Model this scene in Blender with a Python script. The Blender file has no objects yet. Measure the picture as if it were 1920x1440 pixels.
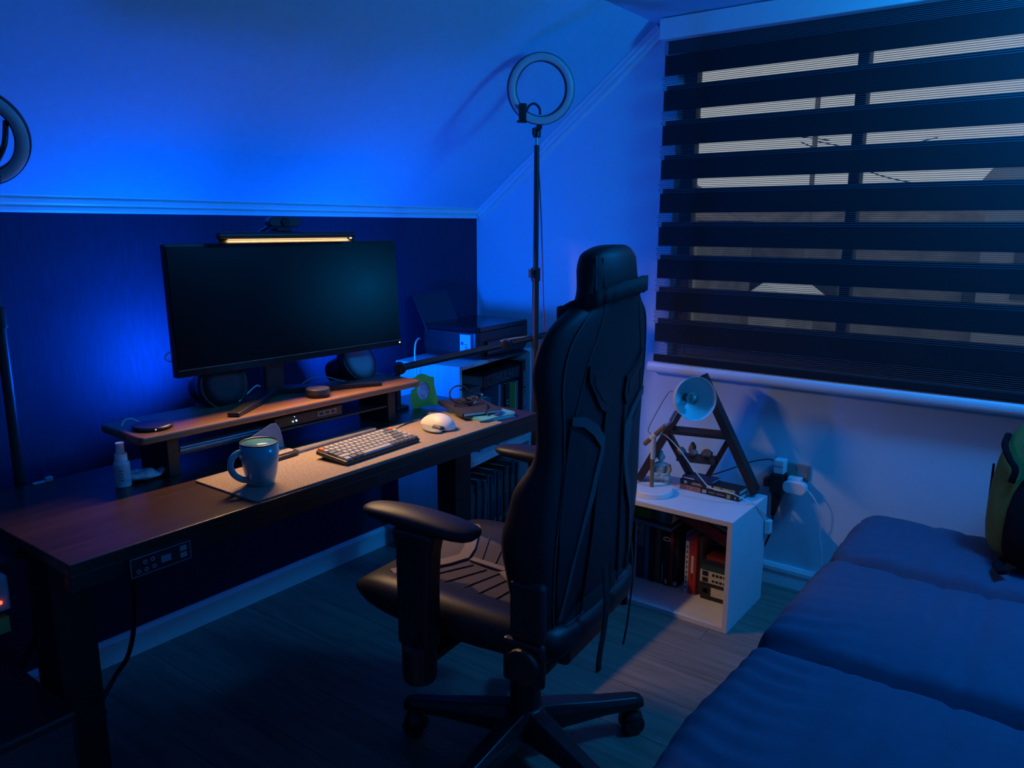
import bpy, bmesh, math, random
from mathutils import Vector, Matrix, Euler, noise
random.seed(7)
SC = bpy.context.scene
COL = SC.collection
PI = math.pi
rad = math.radians

# ------------------------------------------------------------------ camera
cam_d = bpy.data.cameras.new('camera'); cam = bpy.data.objects.new('camera', cam_d); COL.objects.link(cam)
CR = ((0.5983876, -0.1570767, 0.7856584), (-0.8012029, -0.1203797, 0.5861593), (0.0025054, -0.9802222, -0.1978841))
right = Vector((CR[0][0], CR[1][0], CR[2][0])); down = Vector((CR[0][1], CR[1][1], CR[2][1])); fwd = Vector((CR[0][2], CR[1][2], CR[2][2]))
cm = Matrix.Identity(4)
for i in range(3):
    cm[i][0] = right[i]; cm[i][1] = -down[i]; cm[i][2] = -fwd[i]
cm.translation = Vector((-2.8884, -2.3628, 1.36))
cam.matrix_world = cm
cam_d.sensor_width = 36.0; cam_d.lens = 27.572; cam_d.clip_start = 0.02; cam_d.clip_end = 200
SC.camera = cam

# ------------------------------------------------------------------ world, lights, exposure
SC.view_settings.view_transform = 'Standard'
SC.view_settings.look = 'None'
SC.view_settings.gamma = 1.0
SC.view_settings.use_curve_mapping = False
SC.view_settings.exposure = 0.0
w = bpy.data.worlds.new('dusk_sky'); SC.world = w; w.use_nodes = True
bg = w.node_tree.nodes['Background']
bg.inputs[0].default_value = (0.92, 0.96, 1.0, 1); bg.inputs[1].default_value = 0.46

def light(name, kind, loc, energy, color, aim=None, **kw):
    d = bpy.data.lights.new(name, kind); d.energy = energy; d.color = color
    for k, v in kw.items(): setattr(d, k, v)
    o = bpy.data.objects.new(name, d); COL.objects.link(o); o.location = loc
    if aim is not None:
        o.rotation_euler = (Vector(aim) - Vector(loc)).to_track_quat('-Z', 'Y').to_euler()
    return o
BLUE = (0.0, 0.105, 1.0); CYAN = (0.004, 0.30, 1.0); WARM = (1.0, 0.60, 0.27)
light('room_lamp', 'POINT', (-0.50, -2.56, 1.97), 52, CYAN, shadow_soft_size=0.12)
light('speaker_back_light', 'AREA', (-1.60, -0.205, 0.905), 8.8, BLUE, aim=(-1.74, 0.02, 1.18), shape='DISK', size=0.10)
light('speaker_back_light', 'AREA', (-1.05, -0.21, 0.905), 9.5, BLUE, aim=(-0.45, -0.10, 1.22), shape='DISK', size=0.10)
bar = light('screen_bar_light', 'AREA', (-1.385, -0.4262, 1.3185), 12.0, WARM, shape='RECTANGLE', size=0.42, size_y=0.0024)
bx = Vector((math.cos(rad(-3.2)), math.sin(rad(-3.2)), 0)); bz = -Vector((0.0, 0.12, -1.0)); bz = (bz - bx * bz.dot(bx)).normalized(); by = bz.cross(bx)
bar.rotation_euler = Matrix((bx, by, bz)).transposed().to_euler()

# ------------------------------------------------------------------ materials
MATS = {}
def mat(name, color, rough=0.6, metal=0.0, var=0.12, scale=30.0, bump=0.0, spec=0.5, emit=None, estr=0.0, trans=0.0, alpha=1.0, coat=0.0, kind='noise', color2=None, stretch=(1, 1, 1)):
    if name in MATS: return MATS[name]
    m = bpy.data.materials.new(name); m.use_nodes = True
    nt = m.node_tree; N = nt.nodes; L = nt.links
    b = N['Principled BSDF']
    b.inputs['Roughness'].default_value = rough; b.inputs['Metallic'].default_value = metal
    b.inputs['Specular IOR Level'].default_value = spec
    b.inputs['Alpha'].default_value = alpha; b.inputs['Coat Weight'].default_value = coat
    b.inputs['Transmission Weight'].default_value = trans
    tc = N.new('ShaderNodeTexCoord'); mp = N.new('ShaderNodeMapping'); mp.inputs['Scale'].default_value = stretch
    L.new(tc.outputs['Object'], mp.inputs[0])
    if kind == 'wave':                                  # wood grain: strongly stretched noise
        t = N.new('ShaderNodeTexNoise'); t.inputs['Scale'].default_value = scale; t.inputs['Detail'].default_value = 8; t.inputs['Roughness'].default_value = 0.62; t.inputs['Distortion'].default_value = 0.6
    else:
        t = N.new('ShaderNodeTexNoise'); t.inputs['Scale'].default_value = scale; t.inputs['Detail'].default_value = 4
    L.new(mp.outputs[0], t.inputs[0])
    r = N.new('ShaderNodeValToRGB')
    c = Vector(color); c2 = Vector(color2) if color2 else c * (1 - var); c1 = c if color2 else c * (1 + var)
    r.color_ramp.elements[0].position = 0.3; r.color_ramp.elements[1].position = 0.7
    r.color_ramp.elements[0].color = (*c2, 1); r.color_ramp.elements[1].color = (*c1, 1)
    L.new(t.outputs[0], r.inputs[0]); L.new(r.outputs[0], b.inputs['Base Color'])
    if bump:
        bn = N.new('ShaderNodeBump'); bn.inputs['Strength'].default_value = bump; bn.inputs['Distance'].default_value = 0.002
        L.new(t.outputs[0], bn.inputs['Height']); L.new(bn.outputs[0], b.inputs['Normal'])
    if emit:
        b.inputs['Emission Color'].default_value = (*emit, 1); b.inputs['Emission Strength'].default_value = estr
    MATS[name] = m
    return m

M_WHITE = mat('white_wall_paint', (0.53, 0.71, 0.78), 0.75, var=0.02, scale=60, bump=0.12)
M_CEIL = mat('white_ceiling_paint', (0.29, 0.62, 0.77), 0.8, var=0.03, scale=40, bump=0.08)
M_NAVY = mat('navy_woven_wallpaper', (0.013, 0.018, 0.056), 0.85, var=0.22, scale=120, bump=0.3, stretch=(1.0, 1.0, 0.12))
M_TRIM = mat('white_gloss_trim', (0.78, 0.79, 0.80), 0.4, var=0.02)
M_PLANK = mat('grey_oak_laminate', (0.27, 0.215, 0.165), 0.5, scale=7, kind='wave', color2=(0.13, 0.10, 0.08), stretch=(6.0, 0.35, 1.0), bump=0.1)
M_GROUT = mat('dark_joint', (0.03, 0.025, 0.02), 0.9)
M_DESK = mat('walnut_desk_veneer', (0.070, 0.034, 0.024), 0.32, scale=5, kind='wave', color2=(0.028, 0.015, 0.013), stretch=(0.5, 6.0, 1.0))
M_SHELFW = mat('walnut_riser_wood', (0.34, 0.155, 0.075), 0.36, scale=6, kind='wave', color2=(0.20, 0.085, 0.042), stretch=(0.5, 6.0, 1.0))
M_BLACKM = mat('black_powder_coat', (0.012, 0.012, 0.014), 0.45, var=0.2)
M_BLACKP = mat('black_plastic', (0.016, 0.016, 0.018), 0.38, var=0.2)
M_RUBBER = mat('matte_black_rubber', (0.012, 0.012, 0.012), 0.8, var=0.2)
M_GLOSSB = mat('gloss_black_plastic', (0.012, 0.012, 0.014), 0.15, var=0.2)
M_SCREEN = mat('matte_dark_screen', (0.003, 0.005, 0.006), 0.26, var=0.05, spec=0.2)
M_FELT = mat('speckled_grey_felt', (0.44, 0.32, 0.24), 0.95, scale=260, color2=(0.20, 0.145, 0.11), bump=0.5)
M_MUG = mat('teal_ceramic_glaze', (0.10, 0.35, 0.42), 0.22, var=0.06, scale=12, coat=0.3)
M_MUGIN = mat('pale_teal_glaze', (0.07, 0.20, 0.23), 0.25, var=0.05)
M_RIM = mat('brown_rim_glaze', (0.05, 0.03, 0.02), 0.3)
M_WPLAS = mat('white_plastic', (0.78, 0.78, 0.77), 0.35, var=0.02)
M_GPLAS = mat('grey_plastic', (0.30, 0.30, 0.31), 0.4, var=0.05)
M_KEYL = mat('light_grey_keycap', (0.36, 0.35, 0.34), 0.55, var=0.05)
M_KEYD = mat('dark_grey_keycap', (0.13, 0.13, 0.14), 0.55, var=0.05)
M_KEYO = mat('orange_keycap', (0.85, 0.16, 0.04), 0.5, var=0.05)
M_SPKF = mat('charcoal_speaker_mesh', (0.05, 0.052, 0.06), 0.85, var=0.4, scale=600, bump=0.4)
M_SPKFR = mat('grey_speaker_cloth', (0.34, 0.36, 0.40), 0.85, var=0.15, scale=600, bump=0.4)  # same speaker cloth, lightened to stand in for blue light on it
M_BLUEL = mat('blue_light_diffuser', (0.1, 0.2, 0.8), 0.4, emit=(0.0, 0.12, 1.0), estr=4)
M_LEDW = mat('white_led', (0.9, 0.9, 0.9), 0.4, emit=(1.0, 0.92, 0.75), estr=3)
M_LEDG = mat('green_led', (0.1, 0.9, 0.3), 0.4, emit=(0.25, 1.0, 0.4), estr=3)
M_LEDB = mat('blue_led', (0.2, 0.4, 1.0), 0.4, emit=(0.25, 0.4, 1.0), estr=6)
M_LEDR = mat('red_led', (0.9, 0.1, 0.05), 0.4, emit=(1.0, 0.09, 0.04), estr=3)
M_LEDP = mat('pink_led', (0.9, 0.4, 0.3), 0.4, emit=(1.0, 0.45, 0.35), estr=2.5)
M_WARMS = mat('warm_light_strip', (0.9, 0.7, 0.4), 0.5, emit=(1.0, 0.62, 0.28), estr=2.2)
M_LEATH = mat('black_faux_leather', (0.014, 0.015, 0.018), 0.46, spec=0.38, var=0.15, scale=350, bump=0.12)
M_LEATH2 = mat('charcoal_faux_leather', (0.015, 0.016, 0.019), 0.52, spec=0.32, var=0.12, scale=350, bump=0.12)
M_SUEDE = mat('violet_grey_suede', (0.075, 0.062, 0.085), 0.85, var=0.15, scale=200)
M_SUEDEL = mat('taupe_suede_stripe', (0.22, 0.18, 0.17), 0.85, var=0.1, scale=200)
M_STITCH = mat('grey_stitching', (0.10, 0.085, 0.08), 0.7)
M_CARD = mat('white_melamine', (0.72, 0.73, 0.74), 0.45, var=0.03, scale=20)
M_WASHW = mat('whitewashed_woodgrain', (0.55, 0.57, 0.58), 0.55, scale=14, kind='wave', color2=(0.44, 0.46, 0.48), stretch=(4.0, 4.0, 0.15))
M_SOFA = mat('blue_velour', (0.045, 0.078, 0.135), 0.9, var=0.07, scale=45, bump=0.1)
M_DKWOOD = mat('dark_brown_wood', (0.040, 0.023, 0.018), 0.55, kind='wave', scale=8, color2=(0.022, 0.013, 0.010), stretch=(2, 2, 2))
M_OAK = mat('oak_wood', (0.30, 0.17, 0.085), 0.55, kind='wave', scale=14, color2=(0.22, 0.12, 0.06), stretch=(3, 3, 0.5))
M_STONE = mat('pale_carved_stone', (0.34, 0.40, 0.38), 0.8, var=0.35, scale=70, bump=0.7)
M_ROCKG = mat('grey_rock', (0.20, 0.19, 0.17), 0.8, var=0.4, scale=60, bump=0.6)
M_ROCKO = mat('rust_rock', (0.26, 0.14, 0.09), 0.8, var=0.4, scale=60, bump=0.6)
M_GLASSB = mat('clear_glass_bulb', (0.75, 0.85, 0.75), 0.08, var=0.02, trans=0.85)
M_METAL = mat('brushed_steel', (0.5, 0.5, 0.5), 0.35, metal=0.9, var=0.1)
M_GREEN = mat('green_craft_foam', (0.20, 0.66, 0.11), 0.7, var=0.06)
M_FILM = mat('blue_white_cellophane', (0.38, 0.58, 0.85), 0.15, var=0.4, scale=60, bump=1.0)
M_BAG = mat('clear_plastic_wrap', (0.42, 0.46, 0.5), 0.15, var=0.35, scale=50, bump=1.2)
M_TEAL = mat('teal_notebook_cover', (0.10, 0.42, 0.45), 0.55, var=0.06)
M_PAPER = mat('paper', (0.62, 0.60, 0.55), 0.8, var=0.08, scale=90)
M_CABW = mat('white_cable_sheath', (0.75, 0.75, 0.75), 0.45, var=0.02)
M_CABB = mat('black_cable_sheath', (0.014, 0.014, 0.016), 0.5, var=0.1)
M_RED = mat('red_cable_sheath', (0.30, 0.03, 0.05), 0.5, var=0.1)
M_RINGD = mat('frosted_ring_diffuser', (0.52, 0.54, 0.58), 0.35, var=0.02)
M_RINGIN = mat('frosted_ring_inner', (0.60, 0.62, 0.66), 0.3, var=0.02)
M_BAND = mat('opaque_charcoal_blind_fabric', (0.012, 0.012, 0.016), 0.9, var=0.1, scale=300)
M_THREAD = mat('sheer_blind_threads', (0.085, 0.095, 0.115), 0.8, var=0.1, scale=300)
M_WFRAME = mat('dark_window_frame', (0.035, 0.037, 0.045), 0.5, var=0.1)
M_PACKG = mat('green_nylon', (0.10, 0.155, 0.03), 0.8, var=0.2, scale=160, bump=0.3)
M_PACKB = mat('black_nylon', (0.007, 0.007, 0.009), 0.9, spec=0.1, var=0.2, scale=160, bump=0.3)
M_PANE = None
def glass_pane():
    m = bpy.data.materials.new('window_glass'); m.use_nodes = True
    nt = m.node_tree; N = nt.nodes; L = nt.links; N.clear()
    out = N.new('ShaderNodeOutputMaterial'); mix = N.new('ShaderNodeMixShader'); tr = N.new('ShaderNodeBsdfTransparent'); gl = N.new('ShaderNodeBsdfGlossy'); fr = N.new('ShaderNodeFresnel')
    gl.inputs['Roughness'].default_value = 0.02; tr.inputs[0].default_value = (0.95, 0.97, 0.96, 1); fr.inputs[0].default_value = 1.35
    L.new(fr.outputs[0], mix.inputs[0]); L.new(tr.outputs[0], mix.inputs[1]); L.new(gl.outputs[0], mix.inputs[2]); L.new(mix.outputs[0], out.inputs[0])
    return m
M_PANE = glass_pane()
def colmat(name, c, rough=0.6): return mat(name, c, rough, var=0.12, scale=60)

# ------------------------------------------------------------------ geometry helpers
class MB:
    def __init__(s): s.v = []; s.f = []
    def add(s, vs, fs, M=None):
        o = len(s.v)
        for p in vs:
            p = Vector(p); s.v.append(tuple(M @ p) if M is not None else tuple(p))
        s.f += [tuple(o + i for i in q) for q in fs]
        return s
    def box(s, c, d, M=None, rz=0.0, rx=0.0, ry=0.0):
        x, y, z = d[0] / 2, d[1] / 2, d[2] / 2
        T = Matrix.Translation(c) @ Euler((rx, ry, rz)).to_matrix().to_4x4()
        if M is not None: T = M @ T
        vs = [(-x, -y, -z), (x, -y, -z), (x, y, -z), (-x, y, -z), (-x, -y, z), (x, -y, z), (x, y, z), (-x, y, z)]
        return s.add(vs, [(0, 3, 2, 1), (4, 5, 6, 7), (0, 1, 5, 4), (1, 2, 6, 5), (2, 3, 7, 6), (3, 0, 4, 7)], T)
    def bb(s, a, b, M=None):
        return s.box([(a[i] + b[i]) / 2 for i in range(3)], [abs(b[i] - a[i]) for i in range(3)], M)
    def prism(s, poly, h, M=None, z0=0.0):
        n = len(poly)
        vs = [(p[0], p[1], z0) for p in poly] + [(p[0], p[1], z0 + h) for p in poly]
        fs = [tuple(range(n - 1, -1, -1)), tuple(range(n, 2 * n))] + [(i, (i + 1) % n, n + (i + 1) % n, n + i) for i in range(n)]
        return s.add(vs, fs, M)
    def lathe(s, prof, n=24, M=None, cap=True, arc=None):
        vs = []; fs = []; k = len(prof)
        for i in range(n):
            a = 2 * PI * i / n
            for r, z in prof: vs.append((r * math.cos(a), r * math.sin(a), z))
        for i in range(n):
            j = (i + 1) % n
            for q in range(k - 1): fs.append((i * k + q, j * k + q, j * k + q + 1, i * k + q + 1))
        if cap:
            if prof[0][0] > 1e-6: fs.append(tuple(i * k for i in range(n - 1, -1, -1)))
            if prof[-1][0] > 1e-6: fs.append(tuple(i * k + k - 1 for i in range(n)))
        return s.add(vs, fs, M)
    def cyl(s, a, b, r, n=16, r2=None):
        a = Vector(a); b = Vector(b); d = b - a
        M = Matrix.Translation(a) @ d.to_track_quat('Z', 'Y').to_matrix().to_4x4()
        return s.lathe([(r, 0), (r2 if r2 is not None else r, d.length)], n, M)
    def tube(s, pts, r, n=8, closed=False, radii=None, flat=1.0):
        P = [Vector(p) for p in pts]; m = len(P); vs = []; fs = []
        up = Vector((0, 0, 1)); prev = None
        for i, p in enumerate(P):
            if closed: t = P[(i + 1) % m] - P[i - 1]
            else: t = P[min(i + 1, m - 1)] - P[max(i - 1, 0)]
            t.normalize()
            if prev is None:
                a = up.cross(t)
                if a.length < 1e-4: a = Vector((1, 0, 0)).cross(t)
                a.normalize()
            else:
                a = prev - t * prev.dot(t); a.normalize()
            prev = a; b = t.cross(a); rr = radii[i] if radii else r
            for k in range(n):
                g = 2 * PI * k / n
                vs.append(p + (a * math.cos(g) + b * math.sin(g) * flat) * rr)
        for i in range(m if closed else m - 1):
            j = (i + 1) % m
            for k in range(n): fs.append((i * n + k, i * n + (k + 1) % n, j * n + (k + 1) % n, j * n + k))
        if not closed: fs += [tuple(range(n - 1, -1, -1)), tuple((m - 1) * n + k for k in range(n))]
        return s.add(vs, fs)
    def loft(s, secs, M=None, cap=True, closed=True):
        n = len(secs[0]); vs = [p for q in secs for p in q]; fs = []
        for i in range(len(secs) - 1):
            for k in range(n if closed else n - 1): fs.append((i * n + k, i * n + (k + 1) % n, (i + 1) * n + (k + 1) % n, (i + 1) * n + k))
        if cap: fs += [tuple(range(n - 1, -1, -1)), tuple((len(secs) - 1) * n + k for k in range(n))]
        return s.add(vs, fs, M)
    def ball(s, c, r, n=12, M=None, rot=None):
        rx, ry, rz = (r, r, r) if not hasattr(r, '__len__') else r
        vs = [(0, 0, -1)]; fs = []
        m = n // 2
        for i in range(1, m):
            a = -PI / 2 + PI * i / m
            for k in range(n): vs.append((math.cos(a) * math.cos(2 * PI * k / n), math.cos(a) * math.sin(2 * PI * k / n), math.sin(a)))
        vs.append((0, 0, 1)); top = len(vs) - 1
        for k in range(n): fs.append((0, 1 + (k + 1) % n, 1 + k))
        for i in range(m - 2):
            for k in range(n): fs.append((1 + i * n + k, 1 + i * n + (k + 1) % n, 1 + (i + 1) * n + (k + 1) % n, 1 + (i + 1) * n + k))
        for k in range(n): fs.append((top, 1 + (m - 2) * n + k, 1 + (m - 2) * n + (k + 1) % n))
        T = Matrix.Translation(c) @ (rot if rot is not None else Matrix.Identity(4)) @ Matrix.Diagonal((rx, ry, rz, 1))
        if M is not None: T = M @ T
        return s.add(vs, fs, T)
    def build(s, name, m, parent=None, smooth=False, bevel=0.0, sub=0, remesh=0.0, seg=2):
        me = bpy.data.meshes.new(name); me.from_pydata(s.v, [], s.f); me.update()
        bm = bmesh.new(); bm.from_mesh(me); bmesh.ops.recalc_face_normals(bm, faces=bm.faces); bm.to_mesh(me); bm.free()
        me.materials.append(m)
        if smooth:
            for p in me.polygons: p.use_smooth = True
        o = bpy.data.objects.new(name, me); COL.objects.link(o)
        if parent is not None: o.parent = parent
        if bevel:
            b = o.modifiers.new('bevel', 'BEVEL'); b.width = bevel; b.segments = seg; b.limit_method = 'ANGLE'; b.angle_limit = rad(40)
        if remesh:
            r = o.modifiers.new('remesh', 'REMESH'); r.mode = 'VOXEL'; r.voxel_size = remesh; r.use_smooth_shade = True
            sm = o.modifiers.new('smooth', 'SMOOTH'); sm.iterations = 3
        if sub:
            q = o.modifiers.new('subsurf', 'SUBSURF'); q.levels = sub; q.render_levels = sub
        return o
def tag(o, label=None, cat=None, group=None, kind=None):
    if label: o['label'] = label
    if cat: o['category'] = cat
    if group: o['group'] = group
    if kind: o['kind'] = kind
    return o
def thing(name, label, cat, loc=(0, 0, 0), rz=0.0, group=None):
    o = bpy.data.objects.new(name, None); COL.objects.link(o); o.empty_display_size = 0.05
    o.location = loc; o.rotation_euler = (0, 0, rz)
    return tag(o, label, cat, group)
def struct(o): o['kind'] = 'structure'; return o
def inst(src, name, parent=None, loc=None, rot=None, scale=None):
    o = src.copy(); o.name = name; COL.objects.link(o)
    if parent is not None: o.parent = parent
    if loc is not None: o.location = loc
    if rot is not None: o.rotation_euler = rot
    if scale is not None: o.scale = scale
    return o
def copy_tree(o, parent=None):
    c = o.copy(); COL.objects.link(c); c.parent = parent
    for ch in o.children: copy_tree(ch, c)
    return c
def frame(org, xdir, ydir):
    x = Vector(xdir).normalized(); y = Vector(ydir); y = (y - x * y.dot(x)).normalized(); z = x.cross(y)
    M = Matrix.Identity(4)
    for i in range(3): M[i][0] = x[i]; M[i][1] = y[i]; M[i][2] = z[i]
    M.translation = Vector(org); return M
def text(name, body, size, m, M, parent=None, align='CENTER', sx=1.0):
    cu = bpy.data.curves.new('lettering', 'FONT'); cu.body = body; cu.size = size; cu.align_x = align; cu.align_y = 'CENTER'; cu.extrude = 0.0002; cu.resolution_u = 2
    t = bpy.data.objects.new('lettering', cu); COL.objects.link(t)
    dg = bpy.context.evaluated_depsgraph_get()
    me = bpy.data.meshes.new_from_object(t.evaluated_get(dg)); bpy.data.objects.remove(t); bpy.data.curves.remove(cu)
    me.name = name; me.transform(M @ Matrix.Diagonal((sx, 1, 1, 1))); me.materials.clear(); me.materials.append(m)
    o = bpy.data.objects.new(name, me); COL.objects.link(o)
    if parent is not None: o.parent = parent
    return o
def arc(c, r, a0, a1, n, ax=(1, 0, 0), ay=(0, 1, 0)):
    c = Vector(c); ax = Vector(ax); ay = Vector(ay)
    return [c + ax * (r * math.cos(rad(a0 + (a1 - a0) * i / n))) + ay * (r * math.sin(rad(a0 + (a1 - a0) * i / n))) for i in range(n + 1)]
def spline(pts, n=6):
    P = [Vector(p) for p in pts]; P = [P[0] * 2 - P[1]] + P + [P[-1] * 2 - P[-2]]; out = []
    for i in range(1, len(P) - 2):
        a, b, c, d = P[i - 1], P[i], P[i + 1], P[i + 2]
        for k in range(n):
            t = k / n
            out.append(0.5 * ((2 * b) + (c - a) * t + (2 * a - 5 * b + 4 * c - d) * t * t + (3 * b - a - 3 * c + d) * t ** 3))
    out.append(P[-2]); return out
def rrect(w, h, r, n=4):
    o = []
    for cx, cy, a in ((w / 2 - r, h / 2 - r, 0), (-w / 2 + r, h / 2 - r, 90), (-w / 2 + r, -h / 2 + r, 180), (w / 2 - r, -h / 2 + r, 270)):
        for i in range(n + 1):
            t = rad(a + 90 * i / n); o.append((cx + r * math.cos(t), cy + r * math.sin(t)))
    return o

# ================================================================== SETTING
XL, YF, ZC = -4.3, -4.3, 2.112
SK, SZ = 0.767, 1.425            # slope of the attic ceiling
def plankmat():
    m = M_PLANK; nt = m.node_tree; N = nt.nodes; L = nt.links
    oi = N.new('ShaderNodeObjectInfo'); mp = [n for n in N if n.type == 'MAPPING'][0]; cb = N.new('ShaderNodeCombineXYZ'); ml = N.new('ShaderNodeMath'); ml.operation = 'MULTIPLY'; ml.inputs[1].default_value = 17.0
    L.new(oi.outputs['Random'], ml.inputs[0]); L.new(ml.outputs[0], cb.inputs[0]); L.new(ml.outputs[0], cb.inputs[1]); L.new(cb.outputs[0], mp.inputs['Location'])
plankmat()
fl = struct(MB().bb((XL, YF, -0.06), (0.14, 0.14, -0.012)).build('floor', M_GROUT))
pw, pl = 0.192, 1.25
proto = MB().bb((-pw / 2 + 0.0008, -pl / 2 + 0.0008, -0.012), (pw / 2 - 0.0008, pl / 2 - 0.0008, 0.0)).build('plank', M_PLANK, fl)
first = True
nx = int(math.ceil(-XL / pw))
for i in range(nx):
    xc = -pw * (i + 0.5); off = (i * 0.43) % 1.0 * pl
    y = 0.0 + off
    while y > YF:
        c = (xc, y - pl / 2, 0)
        if c[1] - pl / 2 < 0.6:
            if first: proto.location = c; first = False
            else: inst(proto, 'plank', fl, c)
        y -= pl
# planks run under the walls; trim those poking out far behind the back wall
wb = struct(MB().bb((XL, 0.0, 0.0), (0.14, 0.14, SZ + 0.02)).build('wall_back', M_NAVY))
HY0, HY1, HZ0, HZ1 = -0.99, -2.62, 0.845, 2.02
wr = MB()
wr.bb((0, 0, 0), (0.14, HY0, ZC + 0.1)); wr.bb((0, HY0, 0), (0.14, HY1, HZ0)); wr.bb((0, HY0, HZ1), (0.14, HY1, ZC + 0.1)); wr.bb((0, HY1, 0), (0.14, YF, ZC + 0.1))
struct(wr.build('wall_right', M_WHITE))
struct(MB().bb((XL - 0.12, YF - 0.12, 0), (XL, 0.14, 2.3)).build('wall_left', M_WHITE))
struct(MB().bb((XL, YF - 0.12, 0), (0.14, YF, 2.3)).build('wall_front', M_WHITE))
yk = -(ZC - SZ) / SK
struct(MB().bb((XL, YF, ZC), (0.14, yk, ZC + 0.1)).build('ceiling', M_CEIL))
sl = MB(); sl.add([(XL, 0.0, SZ), (XL, yk, ZC), (XL, yk, ZC + 0.1), (XL, 0.14, SZ), (0.14, 0.0, SZ), (0.14, yk, ZC), (0.14, yk, ZC + 0.1), (0.14, 0.14, SZ)],
       [(0, 1, 2, 3), (7, 6, 5, 4), (0, 4, 5, 1), (1, 5, 6, 2), (2, 6, 7, 3), (3, 7, 4, 0)])
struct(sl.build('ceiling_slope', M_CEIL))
# knee wall trim: stepped moulding
def moulding(name, a, b, outv, upv, steps, m):
    a = Vector(a); b = Vector(b); o = Vector(outv); u = Vector(upv)
    prof = [(0, 0)] + steps + [(0, steps[-1][1])]
    mb = MB(); mb.loft([[a + o * p[0] + u * p[1] for p in prof], [b + o * p[0] + u * p[1] for p in prof]])
    return struct(mb.build(name, m))
ST = [(0.012, 0.0), (0.016, 0.006), (0.016, 0.014), (0.011, 0.017), (0.018, 0.026), (0.018, 0.036), (0.012, 0.039), (0.02, 0.050), (0.02, 0.058)]
moulding('trim_1', (XL, 0.0, 1.392), (0.0, 0.0, 1.392), (0, -1, 0), (0, 0, 1), ST, M_TRIM)
sd = Vector((0, -1, SK)).normalized(); sn = Vector((0, -SK, -1)).normalized()
moulding('trim_2', (0.0, -0.004, SZ + 0.004), (0.0, yk, ZC), (-1, 0, 0), sn, ST, M_TRIM)
BS = [(0.014, 0.0), (0.014, 0.018), (0.012, 0.055), (0.017, 0.058), (0.017, 0.072), (0.010, 0.085)]
moulding('baseboard_back', (XL, 0.0, 0.0), (0.0, 0.0, 0.0), (0, -1, 0), (0, 0, 1), BS, M_TRIM)
moulding('baseboard_right', (0.0, 0.0, 0.0), (0.0, YF, 0.0), (-1, 0, 0), (0, 0, 1), BS, M_TRIM)
# window: frame, mullion and panes
wn = struct(bpy.data.objects.new('window_1', None)); COL.objects.link(wn); wn.location = (0.07, (HY0 + HY1) / 2, HZ0)
def wloc(x, y, z): return (x - 0.07, y - (HY0 + HY1) / 2, z - HZ0)
MUL = -1.637
for nm, a, b in (('window_stile', (0.05, HY0, HZ0), (0.10, -1.043, HZ1)), ('window_stile', (0.05, -2.57, HZ0), (0.10, HY1, HZ1)),
                 ('window_rail', (0.05, -1.043, HZ0), (0.10, -2.57, HZ0 + 0.12)), ('window_rail', (0.05, -1.043, HZ1 - 0.05), (0.10, -2.57, HZ1)),
                 ('mullion', (0.045, MUL + 0.018, HZ0 + 0.12), (0.105, MUL - 0.018, HZ1 - 0.05)), ('mullion', (0.045, -2.20, HZ0 + 0.12), (0.105, -2.236, HZ1 - 0.05))):
    MB().bb(wloc(*a), wloc(*b)).build(nm, M_WFRAME, wn, bevel=0.004)
for a, b in ((-1.043, MUL + 0.018), (MUL - 0.018, -2.20), (-2.236, -2.57)):
    MB().bb(wloc(0.072, a, HZ0 + 0.12), wloc(0.076, b, HZ1 - 0.05)).build('pane', M_PANE, wn)
struct(MB().bb((-0.062, -0.925, 0.782), (0.05, -2.68, 0.826)).build('trim_3', M_TRIM, bevel=0.018, seg=4))

# ================================================================== BLIND
bl = thing('zebra_blind', 'dark striped zebra roller blind drawn over the window', 'blind', (-0.05, -1.78, 0.83))
def bb_(a, b): return MB().bb((a[0] + 0.05, a[1] + 1.78, a[2] - 0.83), (b[0] + 0.05, b[1] + 1.78, b[2] - 0.83))
BY0, BY1 = -0.957, -2.66
bb_((-0.085, -0.945, 2.034), (-0.002, -2.67, 2.108)).build('valance', M_TRIM, bl, bevel=0.004)
PER, OP = 0.1252, 0.073
for k in range(9):
    zb = 1.910 - PER * k
    bb_((-0.0508, BY0, zb), (-0.0498, BY1, zb + OP)).build('opaque_band', M_BAND, bl)
    g0 = zb - (PER - OP)               # bottom of the sheer gap below this band
    bb_((-0.036, BY0 - 0.004, g0 + 0.019 - OP), (-0.035, BY1, g0 + 0.019)).build('rear_opaque_band', M_BAND, bl) if k < 8 else None
    mb = MB(); n = 8
    for q in range(n):
        zq = zb - (PER - OP) * (q + 0.5) / n; jit = 0.004 * math.sin(q * 2.1 + k)
        mb.bb((0.0, BY0 + 1.78 + 0.006 + jit, zq - 0.00115 - 0.83), (0.0004, BY1 + 1.78, zq + 0.00115 - 0.83))
    mb.build('sheer_band', M_THREAD, bl)
bb_((-0.0365, BY0 - 0.004, 1.99), (-0.035, BY1, 2.034)).build('rear_opaque_band', M_BAND, bl)
mb = MB()
for q in range(9):
    zq = 1.983 + 0.0057 * (q + 0.5); mb.bb((0.0, BY0 + 1.78 + 0.004, zq - 0.00115 - 0.83), (0.0004, BY1 + 1.78, zq + 0.00115 - 0.83))
mb.build('sheer_band', M_THREAD, bl)
bb_((-0.058, BY0, 0.829), (-0.044, BY1, 0.857)).build('bottom_rail', M_BAND, bl, bevel=0.004)

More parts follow.
